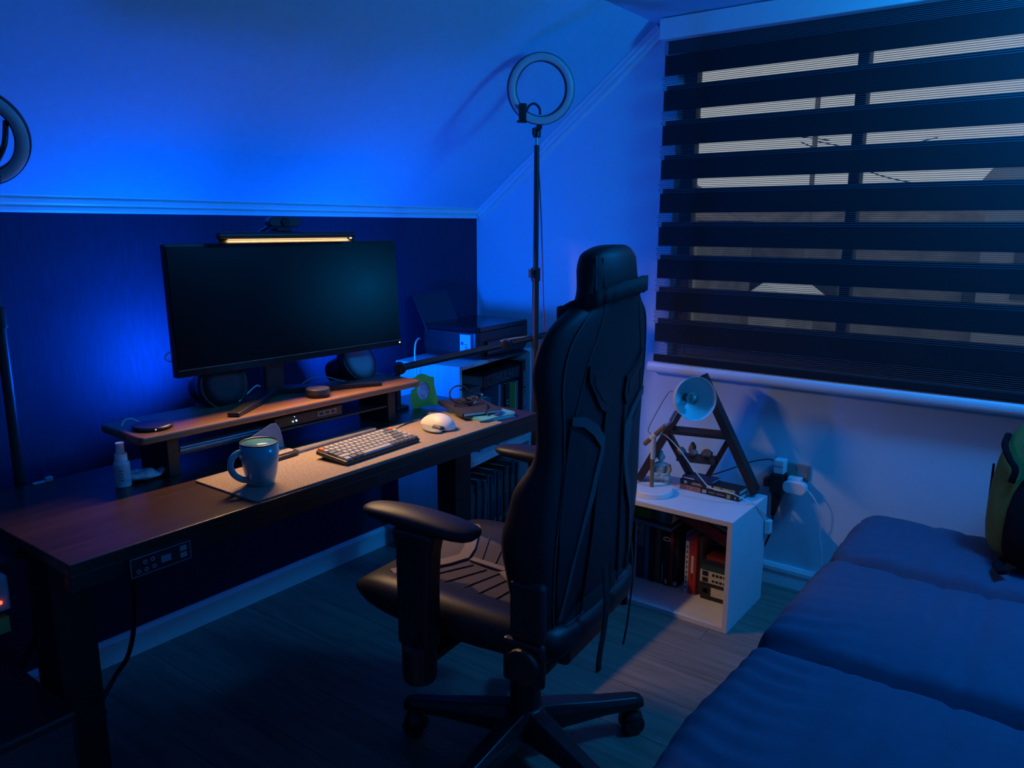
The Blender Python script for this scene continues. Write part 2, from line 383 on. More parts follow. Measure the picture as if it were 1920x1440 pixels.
# ================================================================== OUTSIDE
M_OUT1 = mat('grey_house_render', (0.26, 0.25, 0.235), 0.9, var=0.35, scale=2.0)
M_OUT2 = mat('brown_roof_tiles', (0.17, 0.15, 0.135), 0.9, var=0.35, scale=3.0)
M_OUT3 = mat('slate_roof', (0.24, 0.25, 0.27), 0.9, var=0.1, scale=3.0)
M_OUT4 = mat('white_tin_roof', (0.8, 0.8, 0.8), 0.7, var=0.05)
M_OUT5 = mat('dry_hillside', (0.20, 0.19, 0.16), 0.95, var=0.4, scale=0.8)
def house(name, label, x, y, wy, d, zeave, zridge, wallm, roofm, along='y', base=-3.0):
    t = thing(name, label, 'building', (x, y, base))
    h = zeave - base
    MB().bb((-d / 2, -wy / 2, 0), (d / 2, wy / 2, h)).build('house_wall', wallm, t)
    mb = MB(); o = 0.15
    if along == 'y': tri = [(-d / 2 - o, -0.05), (d / 2 + o, -0.05), (0, zridge - zeave)]; secs = [[(a, -wy / 2 - o, h + b) for a, b in tri], [(a, wy / 2 + o, h + b) for a, b in tri]]
    else: tri = [(-wy / 2 - o, -0.05), (wy / 2 + o, -0.05), (0, zridge - zeave)]; secs = [[(-d / 2 - o, a, h + b) for a, b in tri], [(d / 2 + o, a, h + b) for a, b in tri]]
    mb.loft(secs).build('roof', roofm, t)
    for q in range(3):
        yy = -wy / 2 + wy * (q + 0.5) / 3
        wv = MB().bb((-d / 2 - 0.03, yy - wy * 0.08, h - 1.5), (-d / 2 + 0.02, yy + wy * 0.08, h - 0.5)).build('window', M_WFRAME, t)
    return t
house('terrace_house', 'long grey house row seen through the blind', 14.0, 2.6, 12.0, 2.4, 1.20, 1.95, M_OUT1, M_OUT2)
house('gabled_house', 'tall slate gabled house at the right of the window view', 10.9, -3.3, 4.6, 2.6, 1.9, 5.2, M_OUT3, M_OUT3, 'x')
house('garden_shed', 'low shed with white tin gable roof outside the window', 8.0, 1.12, 0.50, 1.2, 0.42, 0.66, M_OUT1, M_OUT4, 'x')
house('brown_roofed_house', 'small brown roofed house at the left of the window view', 10.6, 4.6, 3.2, 2.5, 1.5, 2.35, M_OUT1, M_OUT2, 'x')
pt = thing('utility_pole', 'thin utility pole with wires outside the window', 'pole', (9.0, 1.14, -3.0))
MB().cyl((0, 0, 0), (0, 0, 6.4), 0.035).build('pole_shaft', M_OUT2, pt)
MB().box((0, 0, 6.3), (0.06, 0.6, 0.06)).build('crossarm', M_OUT2, pt)
for q, (yy, zz) in enumerate(((-1.6, 4.9), (-1.4, 5.6), (3.2, 6.6))):
    MB().tube(spline([(0, 0.2 - 0.2 * q, 5.55), (0.5, yy / 2, (5.55 + zz) / 2 - 0.15), (1.0, yy, zz)]), 0.008, 5).build('wire', M_BLACKM, pt)
hl = MB(); secs = []
for q in range(15):
    yy = -14 + q * 2.4; zt = 1.15 + 0.35 * math.sin(q * 0.9) + 0.2 * math.sin(q * 2.3)
    secs.append([(16, yy, -3.2), (18, yy, zt), (24, yy, zt + 0.1), (26, yy, -3.2)])
struct(hl.loft(secs).build('hillside', M_OUT5))
struct(MB().bb((0.3, -20, -3.3), (40, 25, -3.0)).build('ground', M_OUT5))

# ================================================================== DESK
DZ = 0.715
dk = thing('standing_desk', 'dark walnut standing desk with black legs along the navy wall', 'desk', (-1.475, -0.54, 0.0))
def dl(x, y, z): return (x + 1.475, y + 0.54, z)
def dbb(a, b): return MB().bb(dl(*a), dl(*b))
dbb((-2.267, -0.832, DZ - 0.025), (-0.68, -0.25, DZ)).build('desktop', M_DESK, dk, bevel=0.003)
dbb((-2.265, -0.829, DZ - 0.062), (-0.682, -0.80, DZ - 0.0255)).build('front_rail', M_BLACKM, dk, bevel=0.002)
dbb((-2.12, -0.60, DZ - 0.075), (-0.83, -0.48, DZ - 0.0255)).build('frame_beam', M_BLACKM, dk, bevel=0.003)
for x in (-2.165, -0.80):
    lg = dbb((x - 0.045, -0.585, 0.03), (x + 0.045, -0.495, DZ - 0.03)).build('leg', M_BLACKM, dk, bevel=0.004)
    dbb((x - 0.04, -0.80, 0.0), (x + 0.04, -0.28, 0.032)).build('foot', M_BLACKM, dk, bevel=0.006)
    dbb((x - 0.03, -0.795, DZ - 0.058), (x + 0.03, -0.28, DZ - 0.0255)).build('side_bracket', M_BLACKM, dk, bevel=0.003)
cp = dbb((-2.152, -0.838, 0.645), (-2.018, -0.826, 0.686)).build('control_panel', mat('dark_control_face', (0.022, 0.026, 0.035), 0.3), dk, bevel=0.002)
M_PRINT = mat('pale_printed_ink', (0.30, 0.36, 0.42), 0.5)
fr = MB()
for a, b in (((-2.152, 0.645), (-2.018, 0.6462)), ((-2.152, 0.6848), (-2.018, 0.686)), ((-2.152, 0.645), (-2.1508, 0.686)), ((-2.0192, 0.645), (-2.018, 0.686))):
    fr.bb(dl(a[0], -0.8388, a[1]), dl(b[0], -0.8378, b[1]))
fr.build('panel_border', M_PRINT, dk)
for (bx, bz) in ((-2.136, 0.6555), (-2.121, 0.672), (-2.119, 0.6555), (-2.104, 0.673), (-2.102, 0.6565)):
    MB().tube(arc(dl(bx, -0.8385, bz), 0.0036, 0, 360, 12, (1, 0, 0), (0, 0, 1))[:-1], 0.0012, 5, closed=True).build('round_button', M_PRINT, dk)
dbb((-2.086, -0.8392, 0.657), (-2.064, -0.838, 0.672)).build('display', mat('grey_lcd', (0.20, 0.30, 0.40), 0.3), dk)
dbb((-2.043, -0.8392, 0.6685), (-2.028, -0.838, 0.6795)).build('up_button', M_PRINT, dk)
dbb((-2.043, -0.8392, 0.6535), (-2.028, -0.838, 0.6645)).build('down_button', M_PRINT, dk)

# riser on the desk
RZ = 0.845
rs = thing('desk_riser', 'long walnut desk riser with black legs under the monitor', 'desk shelf', (-1.455, -0.441, DZ), rad(-2.2))
pts = [(-0.485, 0.075), (-0.475, 0.115), (0.465, 0.115), (0.485, 0.095), (0.485, -0.075), (0.465, -0.1), (-0.465, -0.1)]
pts = [(-0.485, 0.118), (-0.455, 0.135), (0.485, 0.135), (0.485, -0.075), (0.472, -0.094), (-0.478, -0.094), (-0.485, -0.08)]
MB().prism(pts, 0.021, z0=RZ - DZ - 0.021).build('riser_board', M_SHELFW, rs, bevel=0.006, seg=3)
for x in (-0.385, 0.375):
    MB().bb((x - 0.016, -0.06, 0), (x + 0.016, 0.09, RZ - DZ - 0.021)).build('riser_leg', M_BLACKM, rs, bevel=0.002)
MB().bb((-0.372, -0.055, 0.052), (0.362, 0.085, 0.058)).build('lower_tray', M_BLACKM, rs, bevel=0.001)

# bookshelf units in the corner
SH = (-0.605, -0.405); SA = rad(7.4)
def shelf_unit(name, label, z, w, d, h, dx=0.0, m=M_WASHW, t=0.016):
    o = thing(name, label, 'shelf', (SH[0] + dx * math.cos(SA), SH[1] + dx * math.sin(SA), z), SA)
    MB().bb((0, 0, 0), (t, d, h)).build('side_panel', m, o, bevel=0.001)
    MB().bb((w - t, 0, 0), (w, d, h)).build('side_panel', m, o, bevel=0.001)
    MB().bb((t, 0, h - t), (w - t, d, h)).build('top_panel', m, o, bevel=0.001)
    MB().bb((t, 0, 0), (w - t, d, t)).build('bottom_panel', m, o, bevel=0.001)
    MB().bb((t, d - 0.006, t), (w - t, d, h - t)).build('back_panel', m, o)
    return o
shelf_unit('cube_shelf', 'white cube shelf on the floor in the corner, full of comic volumes', 0.0, 0.60, 0.31, 0.405, -0.006)
shelf_unit('cube_shelf', 'white cube shelf stacked on another, carrying the black printer', 0.406, 0.60, 0.31, 0.414)
# white cube shelf under the window
CXF, CXB, CY0, CY1, CH = -0.49, -0.155, -0.70, -1.485, 0.40
cs = thing('cube_shelf', 'white open shelf below the window holding books, lamp on top', 'shelf', (CXF, CY1, 0))
t = 0.018
MB().bb((0, 0, 0), (CXB - CXF, t, CH)).build('side_panel', M_CARD, cs, bevel=0.001)
MB().bb((0, CY0 - CY1 - t, 0), (CXB - CXF, CY0 - CY1, CH)).build('side_panel', M_CARD, cs, bevel=0.001)
MB().bb((0, t, CH - t), (CXB - CXF, CY0 - CY1 - t, CH)).build('top_panel', M_CARD, cs, bevel=0.001)
MB().bb((0, t, 0), (CXB - CXF, CY0 - CY1 - t, t)).build('bottom_panel', M_CARD, cs, bevel=0.001)
MB().bb((CXB - CXF - 0.006, t, t), (CXB - CXF, CY0 - CY1 - t, CH - t)).build('back_panel', M_CARD, cs)

# ================================================================== SOFA BED
sf = thing('sofa_bed', 'blue velour sofa bed folded flat below the window', 'sofa bed', (-1.0, -2.5, 0.0))
SY0, SY1 = -1.80, -3.25
def cushion(x0, x1, zt, edge_x1=0.0, seed=0, sink=0.0):
    nx_, ny_ = 44, 96; vs = []; fs = []
    for i in range(nx_ + 1):
        u = i / nx_; x = x0 + (x1 - x0) * u
        for j in range(ny_ + 1):
            v = j / ny_
            # profile across the free edge: wraps down at y = SY0
            L0 = 0.30; tot = L0 + (SY0 - SY1); s = v * (tot) if True else 0
            if s < L0 - 0.09: y = SY0; zz = -(L0 - 0.09 - s) - 0.075
            elif s < L0 + 0.04:
                a = (s - (L0 - 0.09)) / 0.13 * PI / 2; y = SY0 - 0.075 * (1 - math.cos(a)); zz = -0.075 + 0.075 * math.sin(a)
            else: y = SY0 - 0.075 - (s - L0 - 0.04); zz = 0.0
            e = min(u, 1 - u) * (x1 - x0)
            seam = -0.045 * math.exp(-(e / 0.022) ** 2) - 0.012 * math.exp(-(e / 0.08) ** 2)
            ch = 0.0; c0 = -2.02 - 0.0
            for c in (-2.02, -2.125, -2.225, -2.33, -2.5, -2.7, -2.9): ch -= 0.009 * math.exp(-((y - c) / 0.009) ** 2)
            if zz < -0.02: ch = 0
            wr = 0.007 * math.sin(x * 95 + 3 * math.sin(y * 17 + seed)) * math.exp(-((y - SY0 + 0.10) / 0.11) ** 2) * (0.5 + 0.5 * noise.noise((x * 4, y * 4, seed)))
            nz = 0.010 * noise.noise((x * 3.5, y * 3.5, seed)) + 0.004 * noise.noise((x * 11, y * 11, seed + 5))
            k = 1 if zz > -0.06 else 0.4
            dz = (seam + ch + wr + nz) * k
            dy = 0.0 if zz > -0.03 else (-seam * 0.7 - nz)
            vs.append((x + 1.0, y + 2.5 - dy, zt + zz + dz + edge_x1 * u * u))
    W = ny_ + 1
    for i in range(nx_):
        for j in range(ny_): fs.append((i * W + j, (i + 1) * W + j, (i + 1) * W + j + 1, i * W + j + 1))
    # close the ends with flaps
    mb = MB(); mb.add(vs, fs)
    for i in (0, nx_):
        ring = [i * W + j for j in range(W)]
        a = len(mb.v); mb.v.append((vs[i * W][0], SY1 + 2.5, vs[i * W][2])); mb.f.append(tuple(ring + [a]))
    return mb.build('mattress_section', M_SOFA, sf, smooth=True)
cushion(-0.60, -0.12, 0.435, -0.01, 1)
cushion(-1.19, -0.60, 0.435, 0.0, 2)
cushion(-1.80, -1.19, 0.435, 0.0, 3)
MB().bb((-0.76, -0.7, 0.09), (0.84, 0.66, 0.16)).build('base_frame', M_BLACKM, sf, bevel=0.01)
for x in (-0.7, 0.78):
    for y in (-0.65, 0.6): MB().cyl((x, y, 0), (x, y, 0.09), 0.02).build('leg', M_BLACKM, sf)

# ================================================================== GAMING CHAIR
gc = thing('gaming_chair', 'black high-backed gaming chair on a five-star wheeled base', 'office chair', (-1.405, -1.302, 0.0), rad(5.5))
# star base
for k in range(5):
    a = rad(32.5 + 72 * k); ca, sa = math.cos(a), math.sin(a)
    Mk = Matrix.Rotation(a, 4, 'Z')
    secs = []
    for r, w_, z0, z1 in ((0.03, 0.036, 0.075, 0.150), (0.10, 0.034, 0.080, 0.142), (0.22, 0.028, 0.083, 0.122), (0.315, 0.024, 0.078, 0.110), (0.338, 0.018, 0.078, 0.102)):
        secs.append([(r, -w_, z0), (r, w_, z0), (r, w_, z0 + (z1 - z0) * 0.6), (r, w_ * 0.62, z1), (r, -w_ * 0.62, z1), (r, -w_, z0 + (z1 - z0) * 0.6)])
    lg = MB().loft(secs, Mk).build('base_leg', M_BLACKP, gc, bevel=0.003)
    mb = MB()
    for s in (-1, 1):
        c = Vector((0.31 * ca, 0.31 * sa, 0.029)); tdir = Vector((-sa, ca, 0))
        mb.cyl(c + tdir * (s * 0.026), c + tdir * (s * 0.007), 0.029, 18)
    cs_ = mb.build('caster_wheel', M_BLACKP, gc, bevel=0.003)
    MB().lathe([(0.030, 0.028), (0.031, 0.045), (0.026, 0.060), (0.012, 0.066), (0.012, 0.082)], 16, Matrix.Translation((0.31 * ca, 0.31 * sa, 0))).build('caster_hood', M_BLACKP, gc, smooth=True)
MB().lathe([(0.055, 0.075), (0.06, 0.11), (0.052, 0.145), (0.040, 0.152)], 24).build('hub', M_BLACKP, gc, smooth=True)
MB().lathe([(0.040, 0.15), (0.040, 0.27), (0.033, 0.275), (0.033, 0.36)], 24).build('gas_lift', M_BLACKP, gc)
mt = MB().bb((-0.10, -0.17, 0.355), (0.10, 0.12, 0.41)).build('tilt_mechanism', M_BLACKP, gc, bevel=0.012)
MB().tube(spline([(0.09, 0.02, 0.38), (0.2, 0.03, 0.375), (0.27, 0.03, 0.38)]), 0.007).build('tilt_lever', M_BLACKP, gc)
MB().cyl((-0.11, -0.12, 0.38), (-0.16, -0.12, 0.38), 0.032, 20).build('tension_knob', M_BLACKP, gc, bevel=0.006)

# seat: lofted front to back, raised side bolsters
def seat_sec(y, w_, zb, zt, bol):
    P = []; n = 10
    for i in range(n + 1):
        u = -1 + 2 * i / n; P.append((u * w_, y, zb + 0.012 * abs(u) ** 3))
    for i in range(n + 1):
        u = 1 - 2 * i / n; e = abs(u)
        z = zt + bol * (max(0, e - 0.58) / 0.42) ** 0.8 * (1 - max(0, (e - 0.86) / 0.14) ** 2 * 0.85)
        P.append((u * w_ * 1.03, y, z))
    return P
ss = [seat_sec(-0.215, 0.215, 0.435, 0.485, 0.01), seat_sec(-0.19, 0.235, 0.42, 0.50, 0.02), seat_sec(-0.08, 0.255, 0.415, 0.497, 0.045), seat_sec(0.06, 0.262, 0.415, 0.497, 0.060),
      seat_sec(0.18, 0.262, 0.418, 0.505, 0.050), seat_sec(0.27, 0.255, 0.425, 0.512, 0.030), seat_sec(0.325, 0.245, 0.438, 0.512, 0.008), seat_sec(0.352, 0.235, 0.455, 0.500, 0.0), seat_sec(0.36, 0.225, 0.466, 0.486, 0.0)]
seat = MB().loft(ss).build('seat', M_LEATH, gc, smooth=True, sub=1)
# suede centre panel with taupe chevrons and stitched lines lying on the seat
def seat_z(x, y):
    zt = 0.497 if y < 0.1 else 0.497 + (y - 0.1) * 0.085
    return zt + 0.004
pan = MB(); gx = [-0.165, -0.11, -0.055, 0, 0.055, 0.11, 0.165]; gy = [-0.20, -0.10, 0.0, 0.10, 0.20, 0.29]
vs = [(x, y, seat_z(x, y)) for y in gy for x in gx]; fs = [(j * 7 + i, j * 7 + i + 1, (j + 1) * 7 + i + 1, (j + 1) * 7 + i) for j in range(5) for i in range(6)]
pan.add(vs, fs); sp_ = pan.build('seat_panel', M_SUEDE, gc, smooth=True); sp_.modifiers.new('solid', 'SOLIDIFY').thickness = 0.006
def strip(pts, w_, m, name, lift=0.006):
    mb = MB(); L = [Vector(p) for p in pts]; vs = []; 
    for i, p in enumerate(L):
        tdir = (L[min(i + 1, len(L) - 1)] - L[max(i - 1, 0)]).normalized(); nrm = Vector((-tdir.y, tdir.x))
        for s in (-1, 1):
            q = p + nrm * s * w_; vs.append((q.x, q.y, seat_z(q.x, q.y) + lift)); vs.append((q.x, q.y, seat_z(q.x, q.y) + lift - 0.004))
    fs = []
    for i in range(len(L) - 1):
        a = i * 4; b = a + 4; fs += [(a, b, b + 2, a + 2), (a + 1, a + 3, b + 3, b + 1), (a, a + 1, b + 1, b), (a + 2, b + 2, b + 3, a + 3)]
    fs += [(0, 2, 3, 1), (len(L) * 4 - 4, len(L) * 4 - 3, len(L) * 4 - 1, len(L) * 4 - 2)]
    mb.add(vs, fs); return mb.build(name, m, gc)
def V2(x, y): return Vector((x, y))
strip([V2(0.185, 0.275), V2(0.05, 0.205), V2(0.0, 0.188), V2(-0.05, 0.205), V2(-0.185, 0.275)], 0.015, M_SUEDEL, 'seat_stripe')
strip([V2(0.0, 0.165), V2(0.0, 0.06)], 0.010, M_SUEDEL, 'seat_stripe')
for s in (-1, 1):
    strip([V2(s * 0.012, 0.06), V2(s * 0.07, -0.02), V2(s * 0.15, -0.06)], 0.012, M_SUEDEL, 'seat_stripe')
    for q in range(5): strip([V2(s * 0.02, 0.145 - 0.04 * q), V2(s * 0.14, 0.20 - 0.05 * q)], 0.0008, M_STITCH, 'stitch_line', 0.0035)
# armrests
for s in (-1, 1):
    secs = []
    for y, w_, z0, z1 in ((-0.045, 0.018, 0.712, 0.724), (-0.03, 0.040, 0.700, 0.733), (0.03, 0.046, 0.700, 0.742), (0.12, 0.047, 0.702, 0.748), (0.19, 0.044, 0.706, 0.746), (0.245, 0.036, 0.712, 0.740), (0.265, 0.016, 0.720, 0.732)):
        zm = (z0 + z1) / 2
        secs.append([(s * 0.282 + w_ * math.cos(t_) , y, zm + (z1 - z0) / 2 * (math.copysign(abs(math.sin(t_)) ** 0.7, math.sin(t_)))) for t_ in [2 * PI * i / 14 for i in range(14)]])
    MB().loft(secs).build('arm_pad', M_LEATH, gc, smooth=True, sub=1)
    secs = []
    for z, y0, y1, w_ in ((0.425, 0.072, 0.142, 0.020), (0.44, 0.062, 0.150, 0.026), (0.58, 0.060, 0.150, 0.026), (0.66, 0.055, 0.150, 0.026), (0.708, 0.045, 0.16, 0.028)):
        secs.append([(s * 0.298 - w_, y0, z), (s * 0.298 + w_, y0, z), (s * 0.298 + w_, y1, z), (s * 0.298 - w_, y1, z)])
    MB().loft(secs).build('arm_post', M_BLACKP, gc, bevel=0.010, seg=3)
    MB().lathe([(0.036, 0.345), (0.040, 0.36), (0.040, 0.43), (0.034, 0.438)], 20, Matrix.Translation((s * 0.298, 0.106, 0))).build('arm_socket', M_BLACKP, gc, smooth=False, bevel=0.004)
    MB().bb((s * 0.10, 0.075, 0.385), (s * 0.298, 0.137, 0.405)).build('arm_bracket', M_BLACKP, gc, bevel=0.004)
    # hinge bracket of the backrest
    hp = 0.255 if s < 0 else 0.165
    MB().bb((s * hp, -0.20, 0.40), (s * (hp + 0.02), -0.10, 0.50)).build('hinge_plate', M_BLACKP, gc, bevel=0.008)
    MB().cyl((s * (hp + 0.017), -0.155, 0.45), (s * (hp + 0.037), -0.155, 0.45), 0.04, 20).build('hinge_cover', M_BLACKP, gc, bevel=0.008)
    hx = 0.244 if s < 0 else 0.165
    MB().bb((s * hx, -0.195, 0.50), (s * (hx + 0.028), -0.115, 0.63)).build('hinge_arm', M_BLACKP, gc, bevel=0.008)

# backrest
def lerp_tab(tab, z):
    for a, b in zip(tab, tab[1:]):
        if z <= b[0]:
            t_ = (z - a[0]) / (b[0] - a[0]); t_ = t_ * t_ * (3 - 2 * t_)
            return [a[i] + (b[i] - a[i]) * t_ for i in range(1, len(a))]
    return list(tab[-1][1:])
# z, rear y, half width, thickness, bolster, edge wrap
BT = [(0.425, -0.190, 0.205, 0.050, 0.01, 0.02), (0.50, -0.198, 0.235, 0.070, 0.02, 0.025), (0.60, -0.206, 0.262, 0.075, 0.075, 0.03), (0.70, -0.212, 0.272, 0.075, 0.105, 0.03),
      (0.80, -0.216, 0.262, 0.075, 0.08, 0.03), (0.90, -0.222, 0.240, 0.072, 0.012, 0.03), (0.99, -0.228, 0.250, 0.070, 0.015, 0.035), (1.07, -0.234, 0.262, 0.068, 0.030, 0.045),
      (1.13, -0.238, 0.250, 0.066, 0.030, 0.045), (1.175, -0.242, 0.205, 0.066, 0.012, 0.035), (1.205, -0.246, 0.140, 0.068, 0.0, 0.03), (1.23, -0.248, 0.122, 0.072, 0.0, 0.035), (1.27, -0.248, 0.120, 0.078, 0.0, 0.035),
      (1.30, -0.243, 0.106, 0.072, 0.0, 0.03), (1.316, -0.233, 0.075, 0.050, 0.0, 0.015), (1.321, -0.222, 0.03, 0.025, 0.0, 0.0)]
def back_sec(z):
    yb, w_, th, bol, wrap = lerp_tab(BT, z); P = []; n = 12
    for i in range(n + 1):
        u = -1 + 2 * i / n; P.append((u * w_, yb + wrap * abs(u) ** 2.6, z))
    for i in range(n + 1):
        u = 1 - 2 * i / n; e = abs(u)
        f = yb + th + bol * (max(0, e - 0.5) / 0.5) ** 1.2
        if e > 0.9: f -= (f - yb - wrap) * 0.35 * ((e - 0.9) / 0.1)
        P.append((u * w_ * (1.0 if e < 0.95 else 1.02), f, z))
    return P
zs = [0.425 + i * 0.03 for i in range(26)] + [1.2, 1.22, 1.245, 1.27, 1.29, 1.303, 1.312, 1.318, 1.321]
bk = MB().loft([back_sec(z) for z in zs]).build('backrest', M_LEATH2, gc, smooth=True, sub=1)
def back_pt(x, z, off=0.004):
    yb, w_, th, bol, wrap = lerp_tab(BT, z); u = max(-1, min(1, x / w_)); return Vector((x, yb + wrap * abs(u) ** 2.6 - off, z))
def patch(name, outline, m, off=0.004, thick=0.006):
    # outline in (x, z) on the rear face, filled as a fan-triangulated curved patch
    bm = bmesh.new(); vsx = [bm.verts.new((x, z, 0)) for x, z in outline]; bm.faces.new(vsx)
    bmesh.ops.triangulate(bm, faces=bm.faces[:]); bmesh.ops.subdivide_edges(bm, edges=bm.edges[:], cuts=2, use_grid_fill=True)
    vs = [tuple(back_pt(v.co.x, v.co.y, off)) for v in bm.verts]; bm.verts.index_update(); fs = [tuple(v.index for v in f.verts) for f in bm.faces]; bm.free()
    mb = MB(); mb.add(vs, fs); o = mb.build(name, m, gc, smooth=False)
    sd_ = o.modifiers.new('solid', 'SOLIDIFY'); sd_.thickness = thick; sd_.offset = 0
    return o
# rear shell panels: darker side panels, centre spine, cut-outs painted dark
for s in (-1, 1):
    patch('cutout_frame', [(s * x, z) for x, z in ((0.142, 1.078), (0.100, 1.052), (0.042, 1.028), (0.036, 0.985), (0.052, 0.962), (0.082, 0.975), (0.140, 1.046))], M_LEATH, 0.003, 0.006)
    patch('cutout', [(s * x, z) for x, z in ((0.126, 1.058), (0.095, 1.038), (0.058, 1.018), (0.058, 0.985), (0.080, 0.995), (0.118, 1.032))], M_BLACKM, 0.0062, 0.002)  # black patch painting the dark of the opening, no real hole
    MB().tube([back_pt(s * x, z, 0.001) for x, z in ((0.052, 0.962), (0.058, 0.88), (0.066, 0.80), (0.074, 0.70), (0.086, 0.60), (0.100, 0.50))], 0.0065, 6, flat=0.6).build('spine_piping', M_RUBBER, gc, smooth=True)
    patch('side_panel', [(s * x, z) for x, z in ((0.19, 0.955), (0.075, 0.885), (0.102, 0.80), (0.135, 0.72), (0.165, 0.64), (0.192, 0.53), (0.205, 0.60), (0.21, 0.75))], M_LEATH, 0.002, 0.004)
    patch('side_stripe', [(s * x, z) for x, z in ((0.190, 0.978), (0.145, 0.970), (0.095, 0.945), (0.052, 0.908), (0.056, 0.864), (0.082, 0.781), (0.138, 0.679), (0.172, 0.558), (0.178, 0.516), (0.192, 0.523), (0.160, 0.647), (0.132, 0.723), (0.098, 0.806), (0.070, 0.888), (0.105, 0.922), (0.150, 0.950), (0.190, 0.960))], mat('slate_faux_leather', (0.055, 0.060, 0.066), 0.5, scale=350, bump=0.1), 0.005, 0.004)
    MB().tube(spline([back_pt(s * x, z, 0.0005) for x, z in ((0.10, 1.30), (0.108, 1.24), (0.122, 1.20), (0.165, 1.165), (0.20, 1.12), (0.215, 1.05), (0.205, 0.95), (0.20, 0.85), (0.215, 0.70), (0.205, 0.55), (0.18, 0.45))], 5), 0.0018, 5).build('piping', M_STITCH, gc, smooth=True)
    MB().tube(spline([back_pt(s * x, z, 0.0005) for x, z in ((0.085, 1.295), (0.092, 1.20), (0.112, 1.14), (0.142, 1.082), (0.16, 1.02), (0.175, 0.975))], 5), 0.0016, 5).build('piping', M_STITCH, gc, smooth=True)
    # black webbing belts of a lumbar cushion
    bp = [Vector((s * 0.075, -0.245, 0.62)), Vector((s * 0.077, -0.252, 0.54)), Vector((s * 0.074, -0.248, 0.47)), Vector((s * 0.078, -0.24, 0.40)), Vector((s * 0.072, -0.235, 0.355))]
    MB().tube(spline(bp, 4), 0.010, 8, flat=0.25).build('webbing_belt', M_RUBBER, gc)
patch('lower_cover', [(-0.185, 0.49), (-0.12, 0.53), (0.12, 0.53), (0.185, 0.49), (0.16, 0.435), (-0.16, 0.435)], M_RUBBER, 0.003, 0.004)
# elastic head strap
secs = []
zc0 = 1.205
loop = back_sec(1.20)
mb = MB(); pts = []
cx_ = sum(p[0] for p in loop) / len(loop); cy_ = sum(p[1] for p in loop) / len(loop)
ring = []
base = back_sec(1.206); cyr = sum(p[1] for p in base) / len(base)
def edge_at(a):
    # outermost point of the neck section in direction a, pushed out a little
    best = max(base, key=lambda p: p[0] * math.cos(a) + (p[1] - cyr) * 2.2 * math.sin(a)); return best
for i in range(48):
    a = 2 * PI * i / 48
    x = 0.148 * math.copysign(abs(math.cos(a)) ** 0.55, math.cos(a)); y = cyr + 0.057 * math.copysign(abs(math.sin(a)) ** 0.55, math.sin(a)) + 0.018 * (abs(x) / 0.138) ** 2
    ring.append((x, y, 1.210 + 0.008 * (x / 0.138) - 0.022 * (y - cyr) / 0.05))
secs = []
for i, p in enumerate(ring):
    w2 = 0.016 + 0.0025 * math.sin(i * 2.9)
    d = Vector((p[0], p[1] - cyr, 0)).normalized() * (0.0035 + 0.0015 * math.sin(i * 2.2))
    P = Vector(p); secs.append([P + d + Vector((0, 0, w2)), P - d + Vector((0, 0, w2)), P - d - Vector((0, 0, w2)), P + d - Vector((0, 0, w2))])
mb.loft(secs + [secs[0]], cap=False).build('head_strap', M_RUBBER, gc, smooth=True)

# ================================================================== ON THE RISER
M_LEATH3 = None
mo = thing('monitor', 'black ultrawide monitor, switched off, on a V-footed stand on the riser', 'monitor', (-1.42, -0.345, RZ))
MM = Matrix.Translation((-1.345 + 1.42, -0.394 + 0.345, 1.13 - RZ)) @ Matrix.Rotation(rad(-3.2), 4, 'Z') @ Matrix.Rotation(rad(-2.3), 4, 'X')
MB().box((0, 0.014, 0), (0.816, 0.022, 0.362), MM).build('bezel_frame', M_BLACKP, mo, bevel=0.003)
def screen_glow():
    # teal sheen towards one side of the dark screen, painted in as faint emission
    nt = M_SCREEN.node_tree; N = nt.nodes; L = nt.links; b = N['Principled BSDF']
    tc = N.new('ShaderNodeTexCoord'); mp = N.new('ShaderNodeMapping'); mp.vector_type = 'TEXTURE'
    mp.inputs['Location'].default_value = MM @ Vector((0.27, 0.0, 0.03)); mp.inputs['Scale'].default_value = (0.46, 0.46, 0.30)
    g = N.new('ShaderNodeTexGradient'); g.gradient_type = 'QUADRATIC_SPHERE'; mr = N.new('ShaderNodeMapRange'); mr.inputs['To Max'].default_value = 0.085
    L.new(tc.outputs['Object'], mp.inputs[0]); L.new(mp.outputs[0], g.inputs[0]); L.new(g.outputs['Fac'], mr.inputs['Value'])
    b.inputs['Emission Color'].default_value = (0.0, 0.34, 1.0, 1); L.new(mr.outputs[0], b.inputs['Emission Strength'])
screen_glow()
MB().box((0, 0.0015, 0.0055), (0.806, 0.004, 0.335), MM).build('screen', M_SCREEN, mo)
MB().box((0, 0.001, -0.1715), (0.816, 0.006, 0.019), MM).build('chin', M_GLOSSB, mo, bevel=0.001)
MB().box((0, -0.0015, -0.1615), (0.806, 0.002, 0.0012), MM).build('chin_lip', mat('bronze_edge_strip', (0.35, 0.28, 0.22), 0.4), mo)
MB().loft([[MM @ Vector((x, 0.024, z)) for x, z in rrect(0.72, 0.30, 0.05)], [MM @ Vector((x, 0.05, z)) for x, z in rrect(0.42, 0.2, 0.05)]]).build('rear_shell', M_BLACKP, mo)
MB().box((0.398, -0.0025, -0.170), (0.004, 0.002, 0.004), MM).build('power_led', M_LEDW, mo)
MB().bb((-0.036, -0.012, 0.004), (0.036, 0.018, 0.34)).build('stand_column', M_BLACKP, mo, bevel=0.008)
MB().box((0.03, -0.015, 0.30), (0.12, 0.03, 0.12)).build('mount_plate', M_BLACKP, mo, bevel=0.006)
